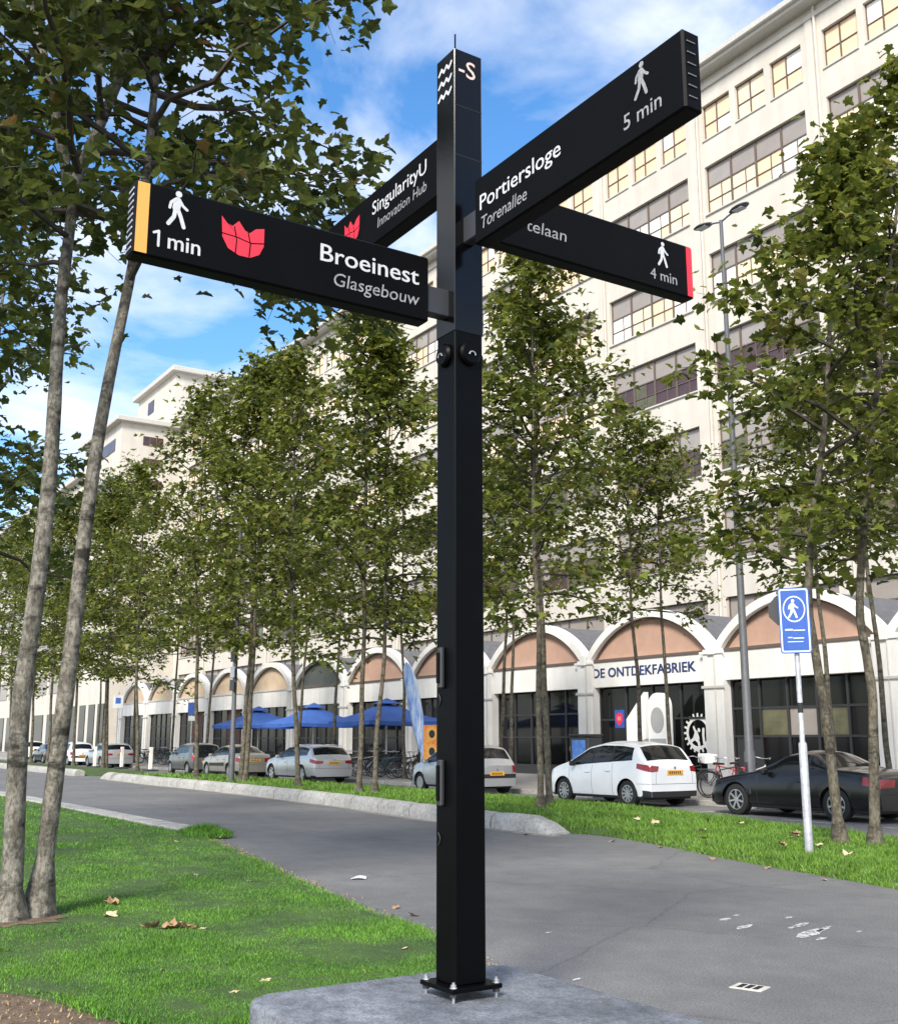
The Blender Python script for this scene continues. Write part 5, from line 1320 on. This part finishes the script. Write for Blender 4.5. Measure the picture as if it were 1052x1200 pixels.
# ================================================================ BICYCLES
_bm = {}
def bike_meshes():
    if _bm: return _bm
    mb = MB(); r = .34; n_ = 26; k_ = 6
    for i in range(n_):
        a = 2*math.pi*i/n_
        for j in range(k_):
            q = 2*math.pi*j/k_; rr = r-.018+.018*math.cos(q); mb.v.append((rr*math.cos(a), .018*math.sin(q), rr*math.sin(a)))
    for i in range(n_):
        for j in range(k_): a = i*k_+j; b = i*k_+(j+1) % k_; c = ((i+1) % n_)*k_+(j+1) % k_; d = ((i+1) % n_)*k_+j; mb.f.append((a,b,c,d))
    _bm['tyre'] = mb.mesh('tyre', 60); _bm['tyre'].materials.append(M['tyre'])
    mb = MB()
    for i in range(14): a = 2*math.pi*i/14; mb.tube([(.02*math.cos(a+.6), .02*(1 if i % 2 else -1), .02*math.sin(a+.6)), (.31*math.cos(a), 0, .31*math.sin(a))], .0022, 3, False)
    mb.lathe([(.305,-.012),(.318,-.012),(.318,.012),(.305,.012)], axis='y', n=26); mb.lathe([(0,-.04),(.022,-.04),(.022,.04),(0,.04)], axis='y', n=8)
    _bm['spokes'] = mb.mesh('spokes'); _bm['spokes'].materials.append(M['rim'])
    bb_, seat, head0, head1 = (-.08,0,.29), (-.24,0,.80), (.33,0,.86), (.37,0,.68)
    mb = MB().tube([bb_, seat], .016, 7).tube([(.34,0,.82), (-.215,0,.72)], .016, 7).tube([(.365,0,.70), bb_], .018, 7).tube([head0, head1], .02, 7)
    for s_ in (-1,1): mb.tube([(-.54,s_*.055,.34), (-.08,s_*.03,.29)], .010, 6).tube([(-.54,s_*.055,.34), (-.22,s_*.02,.70)], .009, 6)
    _bm['frame'] = mb
    mb = MB()
    for s_ in (-1,1): mb.tube([(.37,s_*.045,.68), (.42,s_*.05,.5), (.54,s_*.05,.34)], .011, 6)
    mb.tube([head0, (.29,0,1.02)], .013, 6); _bm['fork'] = mb.mesh('fork', 60)
    mb = MB().tube([(.10,-.27,1.02), (.24,-.22,1.05), (.30,-.08,1.02), (.30,.08,1.02), (.24,.22,1.05), (.10,.27,1.02)], .012, 6); _bm['bar'] = mb.mesh('handlebar', 60)
    mb = MB(); 
    for i, (x, w_, z_) in enumerate(((-.40,.04,.90),(-.36,.10,.915),(-.28,.095,.91),(-.18,.04,.905),(-.10,.022,.90))): mb.v += [(x,-w_,z_),(x,w_,z_),(x,w_*.8,z_-.05),(x,-w_*.8,z_-.05)]
    for i in range(4):
        for j in range(4): a = i*4+j; b = i*4+(j+1) % 4; mb.f.append((a,b,b+4,a+4))
    mb.f += [(0,1,2,3),(16,17,18,19)]; mb.tube([(-.24,0,.79),(-.265,0,.88)], .012, 6); _bm['saddle'] = mb.mesh('saddle', 40)
    mb = MB().lathe([(.075,-.05),(.09,-.05),(.09,-.044),(.075,-.044)], (-.08,0,.29), 'y', 18, True).tube([(-.08,-.055,.29),(.04,-.06,.18)], .008, 5).tube([(-.08,.055,.29),(-.20,.06,.40)], .008, 5).bbox(-.01,.09,-.13,-.06,.165,.19,.004).bbox(-.25,-.15,.06,.13,.385,.41,.004)
    _bm['crank'] = mb.mesh('crank')
    mb = MB()
    for (cx_, a0, a1) in ((-.54,10,190),(.54,20,150)):
        P = [R(a0+(a1-a0)*i/10) for i in range(11)]
        k = len(mb.v)
        for a in P: mb.v += [(cx_+.365*math.cos(a),-.028,.34+.365*math.sin(a)), (cx_+.372*math.cos(a),0,.34+.372*math.sin(a)), (cx_+.365*math.cos(a),.028,.34+.365*math.sin(a))]
        for i in range(10):
            for j in range(2): a = k+i*3+j; mb.f.append((a,a+1,a+4,a+3))
    _bm['guard'] = mb.mesh('mudguard', 60)
    mb = MB().bbox(-.86,-.36,-.06,.06,.735,.75,.004).tube([(-.80,-.06,.74),(-.56,-.06,.36)], .006, 5).tube([(-.80,.06,.74),(-.56,.06,.36)], .006, 5); _bm['rack'] = mb.mesh('rack')
    for k in ('fork','guard'): _bm[k].materials.append(M['trim'])
    for k in ('bar','crank','rack'): _bm[k].materials.append(M['rim'] if k == 'bar' else M['darkmetal'])
    _bm['saddle'].materials.append(M['trim'])
    return _bm
_bp = {}
def bike(x, y, rz, lean, colr, label, group, bags=False, crate=False):
    b_ = bike_meshes()
    if colr not in _bp: me = b_['frame'].mesh('frame', 60); me.materials.append(M[colr] if colr in M else paintm('bicycle_'+colr, {'red':(.4,.03,.03),'green':(.05,.14,.08),'white':(.6,.6,.58),'blue':(.04,.09,.25)}[colr])); _bp[colr] = me
    e = empty('bicycle', (x, y, .12), rz, label=label, cat='bicycle', group=group); e.rotation_euler = (lean, 0, rz)
    for wx in (-.54,.54):
        w_ = obj('wheel', b_['tyre'], parent=e); w_.location = (wx, 0, .34); obj('spokes', b_['spokes'], parent=w_)
    obj('frame', _bp[colr], parent=e); obj('fork', b_['fork'], parent=e); obj('handlebar', b_['bar'], parent=e); obj('saddle', b_['saddle'], parent=e); obj('crank', b_['crank'], parent=e); obj('mudguard', b_['guard'], parent=e); obj('rack', b_['rack'], parent=e)
    if bags:
        for s_ in (-1,1): obj('pannier', MB().bbox(-.82,-.44,s_*.14-.065,s_*.14+.065,.40,.76,.03), M['red_print'], e)
    if crate: obj('crate', MB().bbox(.36,.74,-.2,.2,.88,1.12,.015), M['whitepanel'], e)
    return e
br = random.Random(11)
bike(-22.45, 22.2, R(75), .08, 'trim', 'black bicycle with pale crate right behind the white car', 'bicycles behind the cars', crate=True)
bike(-21.75, 22.9, R(-100), -.06, 'red', 'bicycle with red pannier bags between white car and lamp post', 'bicycles behind the cars', bags=True)
bike(-21.35, 22.5, R(70), .07, 'trim', 'dark bicycle leaning near the front of the black coupe', 'bicycles behind the cars')
bike(-20.4, 22.6, R(100), .05, 'white', 'white framed bicycle standing upright right of the lamp post', 'bicycles behind the cars')
for i in range(11): bike(-44.6+i*.62+br.uniform(-.15,.15), 23.3+br.uniform(-.3,.3), R(90+br.uniform(-25,25)), br.uniform(-.1,.1), br.choice(['trim','trim','darkmetal','blue','green','white']), 'bicycle in the row between the silver estate and the feather flag', 'bicycles by the terrace')
for i in range(16): bike(-76+i*.95+br.uniform(-.2,.2), 24.2+br.uniform(-.7,.7), R(90+br.uniform(-35,35)), br.uniform(-.12,.12), br.choice(['trim','trim','darkmetal','trim','green']), 'bicycle in the dark crowded rack behind the white bollards', 'bicycles in the far rack')

# ================================================================ TREES
def tri_template(simple):
    P = leaf_outline(simple); vs = [(0,.38,0)] + [(u, v, .30*abs(u)-.28*max(0, v-.45)**1.5+(.05 if int(u*50) % 2 else -.03)) for u, v in P]
    fs = [(0, 1+i, 1+(i+1) % len(P)) for i in range(len(P))]
    if simple:
        vs = [(x_, y_, .3*abs(x_)-.25*max(0, y_-.4)) for x_, y_, z_ in vs[1:]]; fs = [(0,1,7),(1,2,3),(1,3,4),(1,4,7),(7,4,5),(7,5,6)]
    return np.array(vs, np.float32), np.array(fs, np.int32)
T_FINE, T_SIMPLE = tri_template(False), tri_template(True)
def leaves_mesh(name, L, tmpl, m):
    vs, fs = tmpl; n_ = len(L); k = len(vs); 
    Mx = np.array([l[1] for l in L], np.float32).reshape(n_, 3, 3); Pp = np.array([l[0] for l in L], np.float32); S_ = np.array([l[2] for l in L], np.float32)
    V = np.einsum('nij,kj->nki', Mx, vs)*S_[:, None, None]+Pp[:, None, :]
    Fc = (fs[None, :, :]+(np.arange(n_)*k)[:, None, None]).reshape(-1, 3).astype(np.int32)
    me = bpy.data.meshes.new(name); me.vertices.add(n_*k); me.vertices.foreach_set('co', V.astype(np.float32).ravel())
    nf = len(Fc); me.loops.add(nf*3); me.loops.foreach_set('vertex_index', Fc.ravel())
    me.polygons.add(nf); me.polygons.foreach_set('loop_start', np.arange(0, nf*3, 3, dtype=np.int32)); me.polygons.foreach_set('loop_total', np.full(nf, 3, np.int32))
    me.update(); me.validate(); me.materials.append(m)
    return me
def grow(seed, stems, clear, H, cr, nb, twigs, lpt, ls, droop=.25, r0=.10, prof=None, spread=.30, bias=None):
    r_ = random.Random(seed); tb = MB(); bt = MB(); L = []
    prof = prof or [(0,.70),(.22,1.0),(.5,.85),(.8,.5),(1,.2)]
    for si, st in enumerate(stems):
        pts = []; rad = []
        n_ = 26; total = len(st)-1; zb = st[0][2]
        for i in range(n_):
            t = i/(n_-1)*total; k = min(int(t), total-1); f = t-k
            a, b = Vector(st[k]), Vector(st[k+1]); p = a.lerp(b, f)
            p += Vector((noise.noise((p.z*.35, seed+si, 0)), noise.noise((p.z*.35, seed+si, 7)), 0))*.10*min(1, max(0, p.z-zb)/2)
            h_ = p.z/H; rr = (r0 if si == 0 or zb < .5 else r0*.7)*(1-.86*max(0, h_))
            if zb > .5: rr = max(.012, r0*.62*(1-.9*(p.z-zb)/(H-zb)))
            if p.z < .35 and zb < .5: rr *= 1+.9*(1-p.z/.35)**2
            rr *= 1+.09*noise.noise((p.z*3.1, seed, si))
            pts.append(p); rad.append(max(.01, rr))
        tb.tube(pts, rad, 12 if lpt > 24 else 9, False)
        stems[si] = pts
    ga = r_.uniform(0, 6.28)
    for i in range(nb):
        u = ((i+r_.random())/nb)**.9; z_ = clear+(H*.97-clear)*u
        cand = [s_ for s_ in stems if s_[0].z <= z_ <= s_[-1].z] or [stems[-1]]
        st = r_.choice(cand); p = min(st, key=lambda q: abs(q.z-z_)).copy()
        ga += 2.399+r_.uniform(-.5,.5); d = Vector((math.cos(ga), math.sin(ga), 0))
        ln = cr*lerp_tab(prof, u)*r_.uniform(.62, 1.12)
        if bias is not None: ln *= 1+.18*d.dot(bias)
        el = R(12+48*u+r_.uniform(-12,12)); pts = [p]; n_ = 7; cur = p.copy()
        for k in range(1, n_):
            t = k/(n_-1); e = el-droop*t*1.6
            cur = cur+(d*math.cos(e)+Vector((0,0,math.sin(e))))*ln/(n_-1)*1.05+Vector((r_.uniform(-1,1), r_.uniform(-1,1), r_.uniform(-1,1)))*.05*ln
            pts.append(cur.copy())
        if bias is not None:
            mxd = max(q.dot(bias) for q in pts)
            if mxd > 2.7: f_ = max(.3, (2.7-p.dot(bias))/(mxd-p.dot(bias))); pts = [p+(q-p)*f_ for q in pts]; ln *= f_
        rb = .012+.012*ln; bt.tube(pts, [rb*(1-.8*k/(n_-1)) for k in range(n_)], 5, False)
        for j in range(twigs):
            t = .25+.75*(j+r_.random())/twigs; fi = t*(n_-1); k = min(int(fi), n_-2); q = pts[k].lerp(pts[k+1], fi-k)
            a = ga+r_.choice((-1,1))*r_.uniform(.5,1.5); tl = ln*r_.uniform(.18,.36)+.15
            e2 = r_.uniform(-.35,.6); tip = q+Vector((math.cos(a)*math.cos(e2), math.sin(a)*math.cos(e2), math.sin(e2)))*tl
            if t > .92: tip = q+(pts[-1]-pts[-2]).normalized()*tl*.6
            mid = q.lerp(tip, .5)+Vector((0,0,.04)); bt.tube([q, mid, tip], [.007,.005,.003], 3, False)
            for m_ in range(lpt):
                w = r_.random()**.7; c = q.lerp(tip, w)+Vector((r_.gauss(0,1), r_.gauss(0,1), r_.gauss(0,.8)-.25))*spread*(.45+.55*w)
                nz_ = Vector((r_.gauss(0,.55), r_.gauss(0,.55), 1)).normalized()
                out = Vector((c.x-st[0].x, c.y-st[0].y, 0)); out = out.normalized() if out.length > .01 else d
                dr = (out*.8+Vector((r_.gauss(0,.7), r_.gauss(0,.7), -.55+r_.gauss(0,.35))))
                yv = (dr-nz_*dr.dot(nz_)).normalized(); xv = yv.cross(nz_)
                L.append((tuple(c), (xv.x, yv.x, nz_.x, xv.y, yv.y, nz_.y, xv.z, yv.z, nz_.z), ls*r_.uniform(.5, 1.3)))
    if bias is not None: L = [l for l in L if Vector(l[0]).dot(bias) < 3.1]
    return (tb, bt), L
def plant(name, x, y, z, tb, L, bark, leafm, tmpl, label, pick=0, group='plane trees'):
    e = empty(name, (x, y, z), label=label, cat='tree', group=group)
    obj('trunk', tb[0], bark, e, smooth=60); obj('branches', tb[1], M['twig'], e, smooth=60, kind='stuff')
    if pick:
        sc = []
        for i, l in enumerate(L):
            wx, wy, wz = l[0][0]+x, l[0][1]+y, l[0][2]+z; F_ = wx*FW.x+wy*FW.y; r_ = wx*RT.x+wy*RT.y
            zz = F_*math.cos(PITCH)+(wz-1.6)*math.sin(PITCH); vv = -F_*math.sin(PITCH)+(wz-1.6)*math.cos(PITCH)
            if zz > 1 and abs(r_/zz) < .40 and abs(vv/zz) < .46: sc.append((l[2]/zz, i))
        sc.sort(reverse=True); chosen = [i for _, i in sc[:pick]]; cs = set(chosen)
        vs, fs = tmpl; lm = bpy.data.meshes.new('leaf'); lm.from_pydata([tuple(map(float, v)) for v in vs], [], [tuple(map(int, f)) for f in fs]); lm.materials.append(leafm)
        for i in chosen:
            p, m_, s_ = L[i]; o = bpy.data.objects.new('leaf', lm); col.objects.link(o); o.parent = e
            mt = Matrix(((m_[0],m_[1],m_[2]),(m_[3],m_[4],m_[5]),(m_[6],m_[7],m_[8])))
            o.location = p; o.rotation_euler = mt.to_euler(); o.scale = (s_, s_, s_)
        L = [l for i, l in enumerate(L) if i not in cs]
    c = bpy.data.objects.new('crown', leaves_mesh('crown', L, tmpl, leafm)); col.objects.link(c); c.parent = e
    if pick: c['kind'] = 'stuff'
    return e
NP = [(0,.85),(.15,1.0),(.5,.9),(.8,.6),(1,.25)]
RP = [(0,.8),(.2,1.0),(.45,.9),(.62,.6),(.8,.32),(1,.12)]
rt3 = Vector((RT.x, RT.y, 0))
# two slender trunks on the lawn, left foreground
tb, L = grow(21, [[(0,0,0),(.02,.02,3.5),(.05,.05,7.1)], [(.05,.05,7.0),(-.35,-.45,9.5),(-.5,-.6,12.8)], [(.05,.05,7.0),(.45,.75,9.6),(.7,1.1,12.5)]], 6.1, 12.8, 2.8, 32, 6, 23, .17, .24, .098, NP, .27, rt3)
plant('plane_tree', -10.8, 2.33, .03, tb, L, M['bark'], M['leaf'], T_FINE, 'left one of the two slender trunks on the lawn', 300)
tb, L = grow(35, [[(0,0,0),(.10,.15,3.2),(.26,.40,6.4),(.35,.55,9.0),(.4,.6,12.4)]], 6.1, 12.4, 2.8, 34, 6, 23, .17, .24, .090, NP, .27, rt3)
plant('plane_tree', -10.9, 2.60, .03, tb, L, M['bark'], M['leaf'], T_FINE, 'right leaning one of the two slender trunks on the lawn', 300)
for i, (x, y, h_, cr_, lb) in enumerate([(-15.6,1.4,11.5,2.9,'leafy tree whose crown enters the left edge behind the lawn trunks'),(-22.3,3.7,12,2.8,'further lawn tree with crown along the left picture edge')]):
    tb, L = grow(50+i, [[(0,0,0),(.1,0,5),(.1,.1,h_)]], 4.2, h_, cr_, 20, 5, 24, .17, .3, .11, NP, .28)
    plant('plane_tree', x, y, .03, tb, L, M['bark'], M['leaf'], T_FINE, lb, 0)
# right hand pair on the median
z = strip_z(-11.1, 14.0)
tb, L = grow(71, [[(0,0,0),(-.12,-.2,3.5),(.15,.2,7),(.5,.7,11.6)]], 4.1, 11.6, 2.4, 30, 5, 22, .18, .2, .082, RP, .27)
plant('plane_tree', -11.1, 13.98, z-.03, tb, L, M['bark2'], M['leaf2'], T_FINE, 'left trunk of the right hand tree pair behind the blue zone sign', 300)
tb, L = grow(72, [[(0,0,0),(.05,.12,2.2),(-.02,.08,3.4),(.3,.45,7),(1.0,1.5,13.3)]], 4.1, 13.3, 2.4, 30, 5, 22, .18, .2, .080, RP, .27)
plant('plane_tree', -10.66, 14.18, z-.03, tb, L, M['bark2'], M['leaf2'], T_FINE, 'right trunk of the right hand tree pair, nearest the right edge', 300)
# prototypes for the others
protos = []
for i in range(9):
    H_ = 15.0; lean = random.Random(90+i)
    a, b = lean.uniform(-.4,.4), lean.uniform(-.4,.4)
    hi = i >= 6
    pf = [(0,.8),(.25,1.0),(.5,.95),(.8,.6),(1,.25)] if hi else [(0,.85),(.2,1.0),(.45,.92),(.75,.62),(1,.2)]
    tb, L = grow(100+i, [[(0,0,0),(a*.5,b*.5,3),(a,b,7),(a*1.1,b*1.1,H_)]], 7.2 if hi else 4.4, H_, 2.9 if hi else 2.85, 26 if hi else 34, 6, 20, .215, .22, .10 if hi else .085, pf, .34)
    protos.append((tb[0].mesh('trunk', 60), leaves_mesh('crown', L, T_SIMPLE, M['leaf2']), tb[1].mesh('branches', 60))); protos[-1][2].materials.append(M['twig']); protos[-1][0].materials.append(M['bark2'])
TREES = [
 (-19.15,14.63,12.81,'left slim trunk of the median pair just right of the signpost'),
 (-19.51,15.14,11.67,'right slim trunk of the median pair just right of the signpost'),
 (-24.2,22.2,11.2,'left one of the two trees before the Ontdekfabriek sign'),
 (-23.5,22.6,10.6,'right one of the two trees before the Ontdekfabriek sign'),
 (-17.6,22.2,11.0,'thin pavement tree behind the black coupe, left stem'),
 (-16.4,22.6,11.6,'thin pavement tree behind the black coupe, right stem'),
 (-31.9,23.0,11.6,'pavement tree directly right of the signpost, right stem'),
 (-33.0,23.4,12.0,'pavement tree directly right of the signpost, left stem'),
 (-27.30,14.70,14.12,'left trunk of the median pair just left of the signpost'),
 (-27.08,15.05,13.07,'right trunk of the median pair just left of the signpost'),
 (-36.66,15.14,15.17,'left trunk of the median pair before the beige saloon'),
 (-36.23,15.14,15.35,'right leaning trunk of the median pair before the beige saloon'),
 (-41.12,15.22,15.35,'single median tree in front of the dark grey city car'),
 (-31.85,15.05,14.30,'single median tree in front of the silver estate car'),
 (-38.9,23.0,12.5,'pavement tree behind the feather flag'),
 (-45.4,23.0,13.5,'pavement tree behind the silver estate car'),
 (-49.4,23.2,13.0,'pavement tree between the left and middle parasols'),
 (-56.0,23.2,13.5,'pavement tree before the leftmost blue parasol'),
 (-62.0,23.4,14,'pavement tree beside the small blue parking sign'),
 (-55.8,17.6,16.0,'median tree beyond the crossing, nearest one'),
 (-61.8,17.6,16.6,'median tree left trunk near the far white bollards'),
 (-62.5,18.0,16.0,'median tree right trunk near the far white bollards'),
 (-70.3,16.7,17.0,'median tree right of the far left pair of trunks'),
 (-69.4,18.0,17.2,'median tree before the far silver estate car'),
 (-76.0,17.0,17.0,'distant median tree seen between the two lawn trunks'),
 (-83.0,17.2,17.5,'distant median tree at the left picture edge'),
 (-91.0,17.6,17.5,'farthest median tree on the left'),
 (-68.8,23.8,14.0,'pavement tree before the brown boarded shop fronts'),
 (-76.5,23.8,14.5,'pavement tree behind the far bicycle rack'),
 (-86.0,24.0,15.0,'pavement tree before the end of the arcade'),
 (-97.0,24.0,15.0,'farthest pavement tree before the stair tower block'),
]
tr = random.Random(4)
for i, (x, y, h_, lb) in enumerate(TREES):
    tme, cme, bme_ = protos[6+i % 3] if y > 21 or i == 1 else protos[i % 6]
    zz = .12 if y > 21 else max(0, strip_z(x, y)-.03)
    e = empty('plane_tree', (x, y, zz), tr.uniform(0, 6.28), label=lb, cat='tree', group='plane trees')
    s_ = h_/15.0; e.scale = (s_*1.0, s_*1.0, s_)
    obj('trunk', tme, parent=e); obj('branches', bme_, parent=e, kind='stuff'); obj('crown', cme, parent=e)
